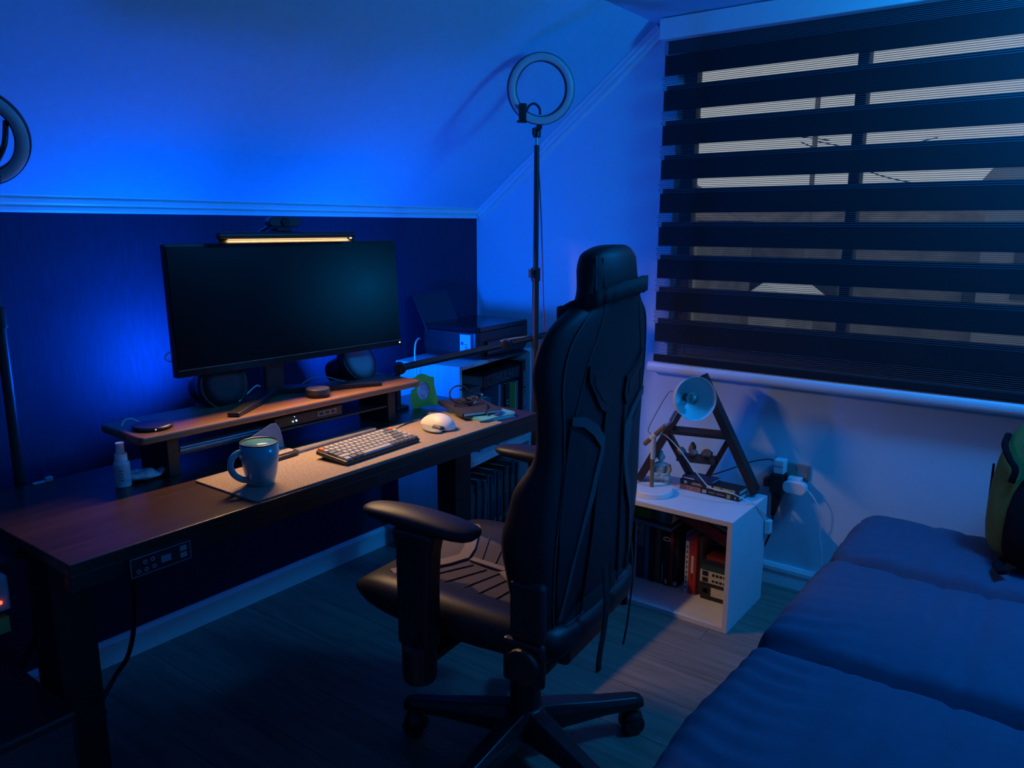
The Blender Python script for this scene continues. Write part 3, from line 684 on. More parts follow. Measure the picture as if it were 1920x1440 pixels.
for tip in ((-0.255, -0.163), (0.30, -0.160)):
    d = Vector((tip[0], tip[1], 0)); n = Vector((-d.y, d.x, 0)).normalized() * 0.017
    MB().loft([[Vector((0, 0.02, 0)) - n * 1.8, Vector((0, 0.02, 0)) + n * 1.8, Vector((0, 0.02, 0.022)) + n * 1.8, Vector((0, 0.02, 0.022)) - n * 1.8],
               [d * 0.5 - n * 1.15, d * 0.5 + n * 1.15, d * 0.5 + n * 1.15 + Vector((0, 0, 0.017)), d * 0.5 - n * 1.15 + Vector((0, 0, 0.017))],
               [d - n, d + n, d + n + Vector((0, 0, 0.012)), d - n + Vector((0, 0, 0.012))]]).build('stand_foot', M_BLACKP, mo, bevel=0.003)
# light bar
lb = thing('monitor_light_bar', 'black monitor light bar glowing warm along its underside', 'lamp', (-1.385, -0.422, 1.331), rad(-3.2))
MB().cyl((-0.236, 0, 0), (0.236, 0, 0), 0.0105, 20).build('bar_body', M_BLACKM, lb, smooth=False, bevel=0.003)
MB().loft([[(x, 0.0050, -0.0088), (x, 0.0035, -0.0088), (x, -0.0056, -0.0205), (x, -0.0048, -0.0205)] for x in (-0.232, 0.232)]).build('rear_lip', mat('deep_black_baffle', (0.0018, 0.0018, 0.0018), 0.9, spec=0.0), lb)  # added baffle, keeps the bar's light off the screen and riser back
MB().bb((-0.205, -0.0040, -0.0114), (0.205, 0.0015, -0.0102)).build('light_strip', M_WARMS, lb)
MB().bb((-0.030, 0.018, -0.014), (0.030, 0.055, 0.010)).build('counterweight', M_BLACKM, lb, bevel=0.006)
MB().bb((-0.028, 0.004, -0.012), (0.028, 0.030, -0.004)).build('clip', M_BLACKM, lb, bevel=0.002)
MB().bb((0.215, -0.0075, -0.0120), (0.221, -0.003, -0.0098)).build('indicator', M_LEDW, lb)
# webcam
wc = thing('webcam', 'black webcam perched above the monitor light bar', 'webcam', (-1.39, -0.392, 1.346), rad(-14))
MB().loft([[(x, -0.022, z + 0.023) for x, z in rrect(0.098, 0.029, 0.013)], [(x, 0.02, z + 0.023) for x, z in rrect(0.094, 0.029, 0.013)]]).build('camera_body', M_BLACKP, wc, bevel=0.003)
MB().cyl((0, -0.021, 0.023), (0, -0.027, 0.023), 0.012, 20).build('lens', M_GLOSSB, wc)
MB().cyl((0.030, -0.0215, 0.025), (0.030, -0.0235, 0.025), 0.003, 10).build('status_light', mat('dim_red_dot', (0.25, 0.05, 0.05), 0.4), wc)
MB().bb((-0.025, -0.012, -0.004), (0.025, 0.045, 0.007)).build('mount_foot', M_BLACKP, wc, bevel=0.003)
MB().box((-0.045, 0.03, 0.002), (0.04, 0.02, 0.008), ry=-0.5).build('hinge', M_BLACKP, wc, bevel=0.002)
# speakers
def speaker(label, disc, n, cloth, grp):
    n = Vector(n).normalized(); D = Vector(disc); base = D - n * 0.035
    o = thing('desktop_speaker', label, 'speaker', (base.x, base.y, RZ), 0, grp)
    F = frame(D - Vector((base.x, base.y, RZ)), Vector((-n.y, n.x, 0)), Vector((0, 0, 1))); # local z of frame = x cross y
    q = n.to_track_quat('Z', 'Y').to_matrix().to_4x4(); T = Matrix.Translation(D - Vector((base.x, base.y, RZ))) @ q
    MB().lathe([(0.0, 0.002), (0.03, 0.0018), (0.069, 0.0)], 40, T).build('driver_cloth', cloth, o, smooth=True)
    MB().lathe([(0.069, -0.001), (0.0765, 0.001), (0.0785, -0.004), (0.0785, -0.016), (0.072, -0.034), (0.058, -0.046), (0.047, -0.050)], 40, T).build('housing', M_BLACKP, o, smooth=True)
    MB().lathe([(0.045, -0.045), (0.045, -0.128), (0.038, -0.136)], 32, T).build('rear_barrel', M_BLACKP, o, bevel=0.003)
    MB().lathe([(0.034, -0.1365), (0.034, -0.1385)], 28, T).build('glow_disc', M_BLUEL, o)
    zl = -(D.z - RZ)
    MB().lathe([(0.052, 0.0), (0.050, 0.006), (0.028, 0.012), (0.020, D.z - RZ - 0.055)], 28, Matrix.Translation(-n * 0.02 * Vector((1, 1, 0)).length)).build('foot', M_BLACKP, o, smooth=False)
    return o
speaker('round black speaker under the left end of the monitor', (-1.594, -0.352, 0.905), (-0.03, -0.97, 0.20), M_SPKF, 'round desktop speakers')
speaker('round speaker with cloth face coloured as lit under the right end of the monitor', (-1.070, -0.352, 0.905), (0.10, -0.88, 0.42), M_SPKFR, 'round desktop speakers')
# dial
du = thing('dial_controller', 'round dark dial puck on the riser in front of the monitor', 'controller', (-1.358, -0.478, RZ))
MB().lathe([(0.034, 0.0), (0.0365, 0.002), (0.0365, 0.009)], 36).build('dial_base', M_BLACKP, du)
MB().lathe([(0.0365, 0.0095), (0.0365, 0.024), (0.034, 0.027), (0.001, 0.027)], 36).build('dial_cap', mat('brushed_dark_metal', (0.11, 0.10, 0.095), 0.4, metal=0.5), du)
# charger
wp = thing('wireless_charger', 'thin black round charging pad at the left end of the riser', 'charger', (-1.868, -0.442, RZ))
MB().lathe([(0.046, 0.0), (0.050, 0.004), (0.050, 0.008), (0.046, 0.011), (0.0, 0.011)], 40).build('pad_body', M_BLACKP, wp, smooth=False, bevel=0.001)
MB().ball((-0.018, -0.048, 0.006), 0.0016, 8).build('charge_light', M_LEDP, wp)
tag(MB().tube(spline([(-1.915, -0.375, RZ + 0.003), (-1.905, -0.372, RZ + 0.016), (-1.888, -0.376, RZ + 0.018), (-1.872, -0.388, RZ + 0.006), (-1.870, -0.394, RZ + 0.005)]), 0.0022, 7).build('charging_cable', M_CABW), 'short white charging cable behind the round charging pad', 'cable')
tag(MB().tube(spline([(-1.56, -0.365, RZ + 0.004), (-1.52, -0.352, RZ + 0.02), (-1.48, -0.34, RZ + 0.035), (-1.462, -0.335, RZ + 0.03)]), 0.0022, 7).build('power_cable', M_CABW), 'white cable lying beside the monitor stand column', 'cable')
tag(MB().tube(spline([(-1.36, -0.37, RZ + 0.004), (-1.30, -0.36, RZ + 0.028), (-1.24, -0.365, RZ + 0.030), (-1.19, -0.38, RZ + 0.012), (-1.17, -0.385, RZ + 0.006)]), 0.0018, 7).build('audio_cable', M_GPLAS), 'thin grey cable curving behind the dial puck', 'cable')
hk = thing('headphone_hook', 'small clear loop sticking out past the monitor edge', 'hook', (-1.70, -0.335, 0.985))
MB().tube([Vector((-0.045 + 0.020 * math.cos(a), -0.01, 0.02 + 0.013 * math.sin(a))) for a in [2 * PI * i / 20 for i in range(20)]], 0.0022, 6, closed=True).build('loop', mat('clear_acrylic', (0.6, 0.7, 0.85), 0.1), hk)
MB().tube([(-0.026, -0.01, 0.02), (0.03, 0.005, 0.02)], 0.003, 6).build('hook_arm', M_BLACKP, hk)

# ================================================================== UNDER THE RISER
def riser_world(lx, ly, lz):
    a = rad(-2.2); return (-1.455 + lx * math.cos(a) - ly * math.sin(a), -0.441 + lx * math.sin(a) + ly * math.cos(a), DZ + lz)
ub = thing('usb_hub', 'slim black hub with green and blue lights under the riser', 'hub', riser_world(0.02, -0.005, 0.058), rad(-2.2))
MB().bb((-0.09, -0.04, 0), (0.16, 0.05, 0.034)).build('hub_case', M_BLACKP, ub, bevel=0.003)
MB().bb((0.065, -0.0415, 0.012), (0.135, -0.0395, 0.027)).build('port_plate', mat('dull_brass_plate', (0.30, 0.26, 0.20), 0.5), ub)
for q in range(3): MB().bb((0.070 + 0.022 * q, -0.0425, 0.015), (0.086 + 0.022 * q, -0.041, 0.024)).build('port', M_BLACKM, ub)
MB().ball((-0.026, -0.041, 0.014), 0.0024, 8).build('green_light', M_LEDG, ub); MB().ball((-0.014, -0.041, 0.015), 0.0028, 8).build('blue_light', M_LEDB, ub)
MB().ball((-0.02, -0.041, 0.028), 0.0012, 8).build('dim_light', M_LEDB, ub)
lp = thing('closed_laptop', 'closed dark laptop slid into the tray under the riser', 'laptop', riser_world(-0.22, 0.01, 0.058), rad(-2.2))
MB().bb((-0.145, -0.065, 0.0), (0.125, 0.07, 0.009)).build('laptop_base', mat('slate_aluminium', (0.11, 0.16, 0.20), 0.4, metal=0.5), lp, bevel=0.002)
MB().bb((-0.145, -0.065, 0.0095), (0.125, 0.07, 0.016)).build('laptop_lid', mat('slate_aluminium', (0.11, 0.16, 0.20), 0.4), lp, bevel=0.002)

# ================================================================== ON THE DESK
dm = MB().loft([[(x, y, 0.0) for x, y in rrect(0.96, 0.262, 0.012)], [(x, y, 0.0045) for x, y in rrect(0.96, 0.262, 0.012)]]).build('desk_mat', M_FELT)
dm.location = (-1.357, -0.696, DZ + 0.0002); tag(dm, 'speckled grey felt desk mat under the keyboard', 'desk mat')
MZ = DZ + 0.005
# mug
mg = thing('coffee_mug', 'teal ceramic mug with a dark rim on the desk mat', 'mug', (-1.748, -0.722, MZ), rad(15))
MB().lathe([(0.030, 0.0), (0.032, 0.002), (0.040, 0.03), (0.0455, 0.065), (0.0475, 0.106)], 40).build('mug_body', M_MUG, mg, smooth=True)
MB().lathe([(0.0475, 0.1055), (0.0478, 0.108), (0.0462, 0.1095), (0.0448, 0.108), (0.0448, 0.105)], 40, cap=False).build('rim', M_RIM, mg, smooth=True)
MB().lathe([(0.0452, 0.106), (0.043, 0.065), (0.038, 0.03), (0.028, 0.006), (0.0, 0.006)], 40, cap=False).build('mug_interior', M_MUGIN, mg, smooth=True)
hd = Vector((-0.93, 0.36, 0))
MB().tube(spline([hd * 0.041 + Vector((0, 0, 0.085)), hd * 0.055 + Vector((0, 0, 0.091)), hd * 0.073 + Vector((0, 0, 0.082)), hd * 0.080 + Vector((0, 0, 0.062)), hd * 0.072 + Vector((0, 0, 0.040)), hd * 0.055 + Vector((0, 0, 0.024)), hd * 0.036 + Vector((0, 0, 0.016))], 5), 0.0055, 10, flat=1.5).build('handle', M_MUG, mg, smooth=True)
# open case behind mug
oc = thing('glasses_case', 'open case with raised translucent lid behind the teal mug', 'case', (-1.60, -0.560, DZ), rad(3))
MB().loft([[(x, y, 0) for x, y in rrect(0.15, 0.075, 0.02)], [(x, y, 0.016) for x, y in rrect(0.155, 0.08, 0.02)]]).build('case_tray', M_BLACKP, oc, bevel=0.002)
MB().loft([[(x, y, 0.0165) for x, y in rrect(0.13, 0.058, 0.014)], [(x, y, 0.019) for x, y in rrect(0.13, 0.058, 0.014)]]).build('case_lining', mat('tan_lining', (0.45, 0.36, 0.30), 0.7, scale=80, color2=(0.25, 0.17, 0.14)), oc)
lid = MB(); L1 = []; L2 = []
for x, z in [(-0.075, 0.0), (-0.073, 0.02), (-0.062, 0.036), (-0.03, 0.050), (0.01, 0.062), (0.045, 0.072), (0.060, 0.070), (0.070, 0.055), (0.074, 0.03), (0.075, 0.0)]:
    b = 0.012 * (z / 0.07); L1.append((x, 0.034 + b, 0.016 + z)); L2.append((x, 0.037 + b, 0.016 + z))
lid.loft([L1, L2]).build('case_lid', mat('milky_grey_plastic', (0.30, 0.28, 0.30), 0.35), oc)
MB().tube(L1, 0.0016, 6).build('lid_rim', mat('pale_lid_edge', (0.62, 0.55, 0.48), 0.4), oc)
MB().box((0.0, 0.0, 0.022), (0.05, 0.03, 0.008), rz=0.4).build('cleaning_cloth', mat('salmon_cloth', (0.45, 0.24, 0.18), 0.9), oc, bevel=0.002)
# wrist rest
wrt = MB().loft([[(x, y, 0.0) for x, y in rrect(0.322, 0.034, 0.006)], [(x, y, 0.011) for x, y in rrect(0.322, 0.034, 0.006)], [(x, y, 0.014) for x, y in rrect(0.318, 0.028, 0.006)]]).build('wrist_rest', mat('tan_grey_rubber', (0.22, 0.19, 0.165), 0.6), smooth=False)
wrt.location = (-1.370, -0.563, DZ); wrt.rotation_euler = (0, 0, rad(1.5)); tag(wrt, 'long grey wrist rest lying between riser and keyboard', 'wrist rest')
# keyboard
kb = thing('keyboard', 'compact mechanical keyboard with grey keys and two orange keys', 'keyboard', (-1.375, -0.719, MZ), rad(2.3))
TL = Matrix.Translation((0, 0, 0.009)) @ Matrix.Rotation(rad(5.5), 4, 'X')
MB().box((0, 0, 0.003), (0.300, 0.122, 0.012), TL).build('keyboard_case', M_BLACKP, kb, bevel=0.003)
for s in (-1, 1): MB().bb((s * 0.12 - 0.012, 0.036, 0.0), (s * 0.12 + 0.012, 0.054, 0.014)).build('kick_foot', M_BLACKP, kb)
rows = [[(1, 'o')] + [(1, 'l')] * 12 + [(1, 'l'), (1, 'd'), (1, 'o')],
        [(1, 'l')] * 13 + [(2, 'd'), (1, 'l')], [(1.5, 'd')] + [(1, 'l')] * 12 + [(1.5, 'd'), (1, 'l')],
        [(1.75, 'd')] + [(1, 'l')] * 11 + [(2.25, 'd'), (1, 'l')], [(2.25, 'l')] + [(1, 'l')] * 10 + [(1.75, 'd'), (1, 'l'), (1, 'l')],
        [(1.25, 'l'), (1.25, 'd'), (1.25, 'd'), (6.25, 'l')] + [(1, 'd')] * 3 + [(1, 'd'), (1, 'd'), (1, 'd')]]
kp = {}; U = 0.0184; KM = {'l': M_KEYL, 'd': M_KEYD, 'o': M_KEYO}
for ri, row in enumerate(rows):
    tot = sum(k[0] for k in row); x = -tot * U / 2; y = 0.051 - ri * 0.0198
    for wdt, cc in row:
        key = (wdt, cc)
        cxk = x + wdt * U / 2
        P = TL @ Vector((cxk, y, 0.009))
        if key not in kp:
            hw_ = wdt * U / 2 - 0.0014; hd_ = 0.0081
            mb = MB(); mb.loft([[(-hw_, -hd_, 0), (hw_, -hd_, 0), (hw_, hd_, 0), (-hw_, hd_, 0)], [(-hw_ + 0.0012, -hd_ + 0.001, 0.0065), (hw_ - 0.0012, -hd_ + 0.001, 0.0065), (hw_ - 0.0012, hd_ - 0.001, 0.0065), (-hw_ + 0.0012, hd_ - 0.001, 0.0065)]])
            k_ = mb.build('keycap', KM[cc], kb); kp[key] = k_
        else: k_ = inst(kp[key], 'keycap', kb)
        k_.location = P; k_.rotation_euler = (rad(5.5), 0, 0)
        x += wdt * U
# mouse
ms = thing('computer_mouse', 'pale ergonomic mouse with grey thumb wing on the desk mat', 'mouse', (-1.066, -0.706, MZ), rad(-8))
secs = []
for y, w_, h_, cx2 in ((-0.064, 0.012, 0.016, 0.004), (-0.058, 0.026, 0.030, 0.003), (-0.038, 0.037, 0.045, 0.0), (-0.012, 0.040, 0.050, -0.001), (0.016, 0.038, 0.046, -0.001), (0.042, 0.034, 0.036, 0.0), (0.060, 0.028, 0.026, 0.0), (0.066, 0.014, 0.016, 0.0)):
    secs.append([(cx2 + w_ * math.cos(a), y, 0.002 + h_ * (math.sin(a) if math.sin(a) > 0 else 0.0) ** 0.8) for a in [PI * i / 10 for i in range(11)]] + [(cx2, y, 0.002)])
MB().loft(secs).build('mouse_shell', mat('pale_mouse_shell', (0.74, 0.70, 0.65), 0.45, var=0.02), ms, smooth=True, sub=1)
MB().loft([[(-0.026, 0.038, 0.0015), (-0.038, 0.036, 0.0015), (-0.037, 0.036, 0.008), (-0.026, 0.038, 0.012)], [(-0.030, 0.034, 0.0015), (-0.046, 0.030, 0.0015), (-0.045, 0.030, 0.010), (-0.030, 0.034, 0.018)], [(-0.034, 0.0, 0.0015), (-0.066, -0.004, 0.0015), (-0.064, -0.004, 0.010), (-0.036, 0.0, 0.018)], [(-0.032, -0.035, 0.0015), (-0.066, -0.046, 0.0015), (-0.064, -0.046, 0.010), (-0.034, -0.035, 0.016)], [(-0.022, -0.058, 0.0015), (-0.046, -0.072, 0.0015), (-0.044, -0.072, 0.009), (-0.022, -0.058, 0.013)]]).build('thumb_wing', M_GPLAS, ms, smooth=True, sub=1)
MB().loft([[(-0.018, -0.058, 0.009), (-0.040, -0.058, 0.010), (-0.036, -0.054, 0.019), (-0.022, -0.056, 0.019)], [(-0.030, -0.022, 0.012), (-0.047, -0.024, 0.012), (-0.041, -0.024, 0.022), (-0.030, -0.022, 0.022)]]).build('thumb_recess', M_BLACKP, ms, bevel=0.002)
MB().cyl((-0.008, 0.034, 0.036), (0.001, 0.034, 0.036), 0.0105, 18).build('scroll_wheel', M_METAL, ms, bevel=0.001)
MB().box((-0.0035, 0.010, 0.0475), (0.012, 0.018, 0.004), rx=-0.2).build('mode_button', M_GPLAS, ms, bevel=0.002)
tag(MB().tube(spline([(-1.205, -0.625, DZ + 0.003), (-1.15, -0.605, DZ + 0.004), (-1.08, -0.59, DZ + 0.007), (-1.02, -0.585, DZ + 0.003), (-0.96, -0.55, DZ + 0.003)]), 0.0028, 7).build('keyboard_cable', M_CABB), 'black cable running from the keyboard behind the pale mouse', 'cable')
# notebooks
nb = thing('notebook', 'teal notebook with splayed pages at the right end of the desk', 'notebook', (-0.842, -0.690, DZ + 0.0005), rad(-12))
MB().bb((-0.075, -0.10, 0.0), (0.085, 0.06, 0.003)).build('rear_cover', M_TEAL, nb)
MB().bb((-0.070, -0.096, 0.003), (0.080, 0.058, 0.010)).build('page_block', M_PAPER, nb)
for q in range(3): MB().box((0.005, -0.02, 0.0115 + 0.003 * q), (0.158, 0.158, 0.0012), rz=rad(5 * q), rx=rad(1.5 * q)).build('page_sheet', M_TEAL, nb)
MB().box((0.02, -0.085, 0.019), (0.034, 0.016, 0.004), rz=0.4).build('sticker', mat('navy_sticker', (0.05, 0.05, 0.22), 0.4), nb)
bn = thing('notebook', 'black notebook lying closed on top of the teal notebook', 'notebook', (-0.845, -0.655, DZ + 0.0215), rad(-24))
MB().box((0, 0, 0.0015), (0.15, 0.20, 0.002), rx=0.03).build('rear_cover', M_LEATH, bn); MB().box((0.002, 0, 0.007), (0.142, 0.194, 0.009), rx=0.03).build('page_block', M_PAPER, bn)
MB().box((0, 0, 0.0125), (0.15, 0.20, 0.002), rx=0.03).build('front_cover', mat('black_notebook_board', (0.032, 0.031, 0.034), 0.6), bn, bevel=0.0008)
MB().box((-0.0755, 0, 0.007), (0.002, 0.20, 0.0125), rx=0.03).build('spine', mat('black_notebook_board', (0.032, 0.031, 0.034), 0.6), bn)
# cable coil on the notebook
cc_ = thing('coiled_cable', 'coiled black cable with white tag on the black notebook', 'cable', (-0.860, -0.640, DZ + 0.037))
Rr = Vector((0.79, -0.61, 0)); Uu = Vector((0.1, 0.12, 0.98))
MB().tube([Rr * (0.034 * math.cos(a) - 0.005) + Uu * (0.028 + 0.030 * math.sin(a)) + Vector((0.02, 0.03, 0)) for a in [rad(15 + i * 12) for i in range(20)]] + [Vector((0.03, 0.01, 0.012))], 0.0026, 7).build('cable_loop', M_CABB, cc_, smooth=True)
for q in range(4):
    c = Vector((0.006 * q - 0.006, -0.006 * q, 0.003 + 0.005 * q)); r = 0.034 - 0.003 * q
    MB().tube([c + Vector((r * math.cos(a) * 1.05, r * 0.75 * math.sin(a), 0.006 * math.sin(a * 2 + q))) for a in [2 * PI * i / 26 for i in range(26)]], 0.0024, 6, closed=True).build('cable_turn', M_CABB, cc_, smooth=True)
MB().tube(spline([(0.03, 0.0, 0.008), (0.045, -0.04, 0.012), (0.015, -0.09, 0.004), (-0.015, -0.115, -0.012), (-0.018, -0.125, -0.018)]), 0.0028, 7).build('cable_tail', M_CABB, cc_, smooth=True)
MB().tube(spline([(0.02, 0.035, 0.045), (0.06, 0.03, 0.03), (0.095, 0.02, 0.015)]), 0.0026, 7).build('cable_tail', M_CABB, cc_, smooth=True)
MB().cyl((0.09, 0.021, 0.017), (0.112, 0.015, 0.012), 0.005, 10).build('plug', M_BLACKP, cc_); MB().cyl((0.112, 0.015, 0.012), (0.119, 0.013, 0.011), 0.0035, 10).build('plug_tip', M_WPLAS, cc_)
for q, (px_, py_, pz_, sz_) in enumerate(((0.024, -0.032, 0.006, 0.016), (0.030, -0.026, 0.008, 0.014), (0.046, -0.020, 0.012, 0.012))):
    MB().tube([Vector((px_ + sz_ * 0.5 * math.cos(a), py_ + sz_ * 0.34 * math.sin(a), pz_ + 0.003 * q)) for a in [rad(40 * i) for i in range(7)]], 0.0013, 5).build('white_tag', M_WPLAS, cc_)
# green foam tag
gf = thing('foam_tag', 'green foam cut-out with an oval window hanging beside the riser', 'tag', (-0.868, -0.462, DZ))
gs = 0.000182; gm = frame((0, 0, 0), (0.79, -0.61, 0), (0, 0.06, 1))
def gpt(c): return ((c[0] - 300) * gs, (700 - c[1]) * gs)
outl = [gpt(c) for c in [(205, 15), (330, 25), (420, 75), (505, 95), (505, 240), (540, 420), (585, 570), (575, 640), (500, 662), (340, 665), (240, 690), (150, 708), (70, 690), (30, 600), (25, 480), (45, 340), (120, 290), (150, 200), (45, 105), (130, 75)]]
hole = [((285 - 300) * gs + 125 * gs * math.cos(a), (700 - 352) * gs + 180 * gs * math.sin(a)) for a in [2 * PI * i / 24 for i in range(24)]]
bm = bmesh.new(); ve = [bm.verts.new((x, y, 0)) for x, y in outl]; vh = [bm.verts.new((x, y, 0)) for x, y in hole]
ed = [bm.edges.new((ve[i], ve[(i + 1) % len(ve)])) for i in range(len(ve))] + [bm.edges.new((vh[i], vh[(i + 1) % len(vh)])) for i in range(len(vh))]
bmesh.ops.triangle_fill(bm, edges=ed, use_beauty=True); bm.transform(gm); me = bpy.data.meshes.new('foam_sheet'); bm.to_mesh(me); bm.free(); me.materials.append(M_GREEN)
fo = bpy.data.objects.new('foam_sheet', me); COL.objects.link(fo); fo.parent = gf; sdm = fo.modifiers.new('solid', 'SOLIDIFY'); sdm.thickness = 0.004; sdm.offset = 0
MB().prism([(p[0] * 1.03, p[1]) for p in hole], 0.0015, gm, -0.003).build('oval_film', M_FILM, gf)
MB().tube(spline([gm @ Vector((-0.006, 0.121, 0.004)), gm @ Vector((-0.012, 0.132, 0.005)), gm @ Vector((-0.008, 0.145, 0.0)), gm @ Vector((-0.014, 0.160, -0.002))]), 0.0008, 5).build('string', M_BLACKM, gf)
# spray bottle
sb = thing('spray_bottle', 'small translucent spray bottle at the left of the desk', 'bottle', (-1.962, -0.452, DZ))
MB().lathe([(0.017, 0.0), (0.019, 0.002), (0.019, 0.060), (0.016, 0.066), (0.0135, 0.068)], 28).build('bottle_body', mat('milky_blue_plastic', (0.42, 0.56, 0.62), 0.3, var=0.04), sb, smooth=False)
MB().lathe([(0.0193, 0.012), (0.0193, 0.054)], 28, cap=False).build('bottle_label', mat('printed_label', (0.34, 0.46, 0.52), 0.5, var=0.25, scale=300), sb)
MB().lathe([(0.0148, 0.068), (0.0148, 0.085), (0.012, 0.087)], 24).build('collar', M_WPLAS, sb)
MB().lathe([(0.0105, 0.087), (0.0095, 0.105), (0.0105, 0.113), (0.0, 0.1135)], 20).build('nozzle', M_WPLAS, sb, smooth=False)
M_INK = mat('dark_label_ink', (0.10, 0.16, 0.22), 0.6)
for q in range(4): MB().box((-0.0115, -0.0155, 0.020 + 0.008 * q), (0.012 - 0.002 * (q % 2), 0.0006, 0.003), rz=-0.64).build('label_print', M_INK, sb)
# plastic bag
pb = MB(); 
for i in range(9): pb.ball((random.uniform(-0.035, 0.035), random.uniform(-0.018, 0.018), 0.012 + random.uniform(0, 0.008)), (0.022, 0.018, 0.010), 8)
pb.ball((0.045, 0.0, 0.018), (0.014, 0.012, 0.008), 8); pb.ball((0.0, 0.0, 0.010), (0.05, 0.026, 0.010), 10)
pbo = pb.build('plastic_packet', M_BAG, None, remesh=0.003); pbo.location = (-1.900, -0.442, DZ); pbo.rotation_euler = (0, 0, rad(-15)); tag(pbo, 'crumpled clear plastic packet beside the spray bottle', 'packet')
wcl = thing('cable_clip', 'small white cable clip at the back edge of the desk', 'clip', (-2.075, -0.262, DZ))
MB().bb((-0.02, -0.006, 0), (0.008, 0.006, 0.004)).build('clip_base', M_WPLAS, wcl, bevel=0.001); MB().bb((0.01, -0.008, 0), (0.026, 0.006, 0.012)).build('clip_jaw', M_WPLAS, wcl, bevel=0.002)

# ================================================================== RING LIGHTS
def ring_light(label, px_, py_, ztop, centre, normal, R_, arm=True, base_r=0.22, zc=1.19, clamp=(-132, 0.015), neck=-89):
    o = thing('ring_light', label, 'ring light', (px_, py_, 0.0), 0, 'ring lights on stands')
    def L(p): return Vector(p) - Vector((px_, py_, 0))
    for k in range(3):
        a = rad(20 + 120 * k); MB().tube([(0, 0, 0.30), (base_r * math.cos(a), base_r * math.sin(a), 0.012)], 0.009, 8).build('tripod_leg', M_BLACKM, o)
    MB().cyl((0, 0, 0.10), (0, 0, zc - 0.02), 0.0125).build('lower_pole', M_BLACKM, o); MB().cyl((0, 0, zc - 0.05), (0, 0, ztop), 0.0095).build('upper_pole', M_BLACKM, o)
    MB().cyl((0, 0, zc - 0.03), (0, 0, zc + 0.02), 0.017).build('pole_clamp', M_BLACKP, o, bevel=0.003)
    kn = MB(); kn.cyl((-0.012, 0, zc), (-0.034, 0.0, zc), 0.006); kn.box((-0.034, 0, zc), (0.007, 0.012, 0.030)); kn.build('clamp_knob', M_BLACKP, o)
    MB().cyl((0, 0, ztop), (0, 0, ztop + 0.028), 0.006).build('spigot', M_METAL, o)
    MB().cyl((0, 0, ztop + 0.026), (0, 0, ztop + 0.058), 0.014).build('ball_head', M_BLACKP, o, bevel=0.003)
    kn = MB(); kn.cyl((-0.012, 0, ztop + 0.044), (-0.026, -0.006, ztop + 0.044), 0.003); kn.box((-0.028, -0.007, ztop + 0.044), (0.008, 0.012, 0.024)); kn.build('tilt_knob', M_BLACKP, o, bevel=0.002)
    n = Vector(normal).normalized(); c = L(centre); u = Vector((0, 0, 1)) - n * n.z; u.normalize(); r = u.cross(n)
    def rp(a, rr, d=0.0): return c + (r * math.cos(a) + u * math.sin(a)) * rr + n * d
    NS = 64
    def ringmesh(prof, name, m):
        secs = [[rp(2 * PI * i / NS, rr, d) for rr, d in prof] for i in range(NS)]
        return MB().loft(secs + [secs[0]], cap=False).build(name, m, o, smooth=True)
    ringmesh([(R_ - 0.028, 0.010), (R_ - 0.026, 0.014), (R_ - 0.015, 0.017), (R_ - 0.004, 0.014), (R_ - 0.002, 0.010)], 'diffuser', M_RINGD)
    ringmesh([(R_ - 0.030, 0.010), (R_ - 0.028, 0.0105), (R_ - 0.002, 0.0105), (R_, 0.010), (R_, -0.006), (R_ - 0.004, -0.008), (R_ - 0.027, -0.008), (R_ - 0.030, -0.004)], 'rear_shell', M_BLACKP)
    ringmesh([(R_ - 0.0315, 0.008), (R_ - 0.0315, -0.003)], 'inner_band', M_RINGIN)
    b0 = rp(-PI / 2, R_ - 0.004)
    MB().tube([b0, b0 + Vector((0, 0, -0.012)), Vector((0, 0, ztop + 0.055))], 0.010, 10).build('ring_bracket', M_BLACKP, o)
    if arm:
        a0 = rp(rad(neck), R_ - 0.034); ph = rp(rad(clamp[0]), R_ - clamp[1], 0.035)
        neckpts = [a0, a0 + u * 0.022 - r * 0.004, a0 + u * 0.036 - r * 0.022, a0 + u * 0.028 - r * 0.045 + n * 0.02, ph + r * 0.012] if neck < 0 else [a0, (a0 + ph) / 2 + r * 0.012 + n * 0.012, ph + r * 0.006]
        MB().tube(spline(neckpts, 6), 0.0042 if neck < 0 else 0.006, 8).build('gooseneck', M_BLACKP, o, smooth=True)
        F = frame(ph, r, u); mb = MB(); mb.box((0, 0, 0), (0.026, 0.056, 0.014), F); mb.build('phone_clamp', M_BLACKP, o, bevel=0.003)
        MB().box((-0.004, -0.032, 0.008), (0.034, 0.008, 0.018), F).build('clamp_jaw', M_BLACKP, o, bevel=0.002)
    return o
ring_light('ring light on a tall black stand in the corner beside the window', -0.516, -0.70, 1.640, (-0.545, -0.735, 1.822), (-0.62, -0.70, -0.12), 0.118)
ring_light('ring light cut off by the left picture edge, over the desk', -2.105, -0.21, 1.30, (-2.172, -0.385, 1.546), (-0.50, -0.80, -0.30), 0.106, arm=True, base_r=0.16, zc=1.14, clamp=(-62, 0.045), neck=28)
tag(MB().tube(spline([(-0.516, -0.705, 1.60), (-0.49, -0.70, 1.45), (-0.46, -0.69, 1.25), (-0.435, -0.68, 1.08), (-0.40, -0.66, 0.90), (-0.38, -0.60, 0.55), (-0.40, -0.55, 0.0025)]), 0.0024, 6).build('hanging_cable', M_RED), 'thin dark red cable hanging beside the ring light stand', 'cable')

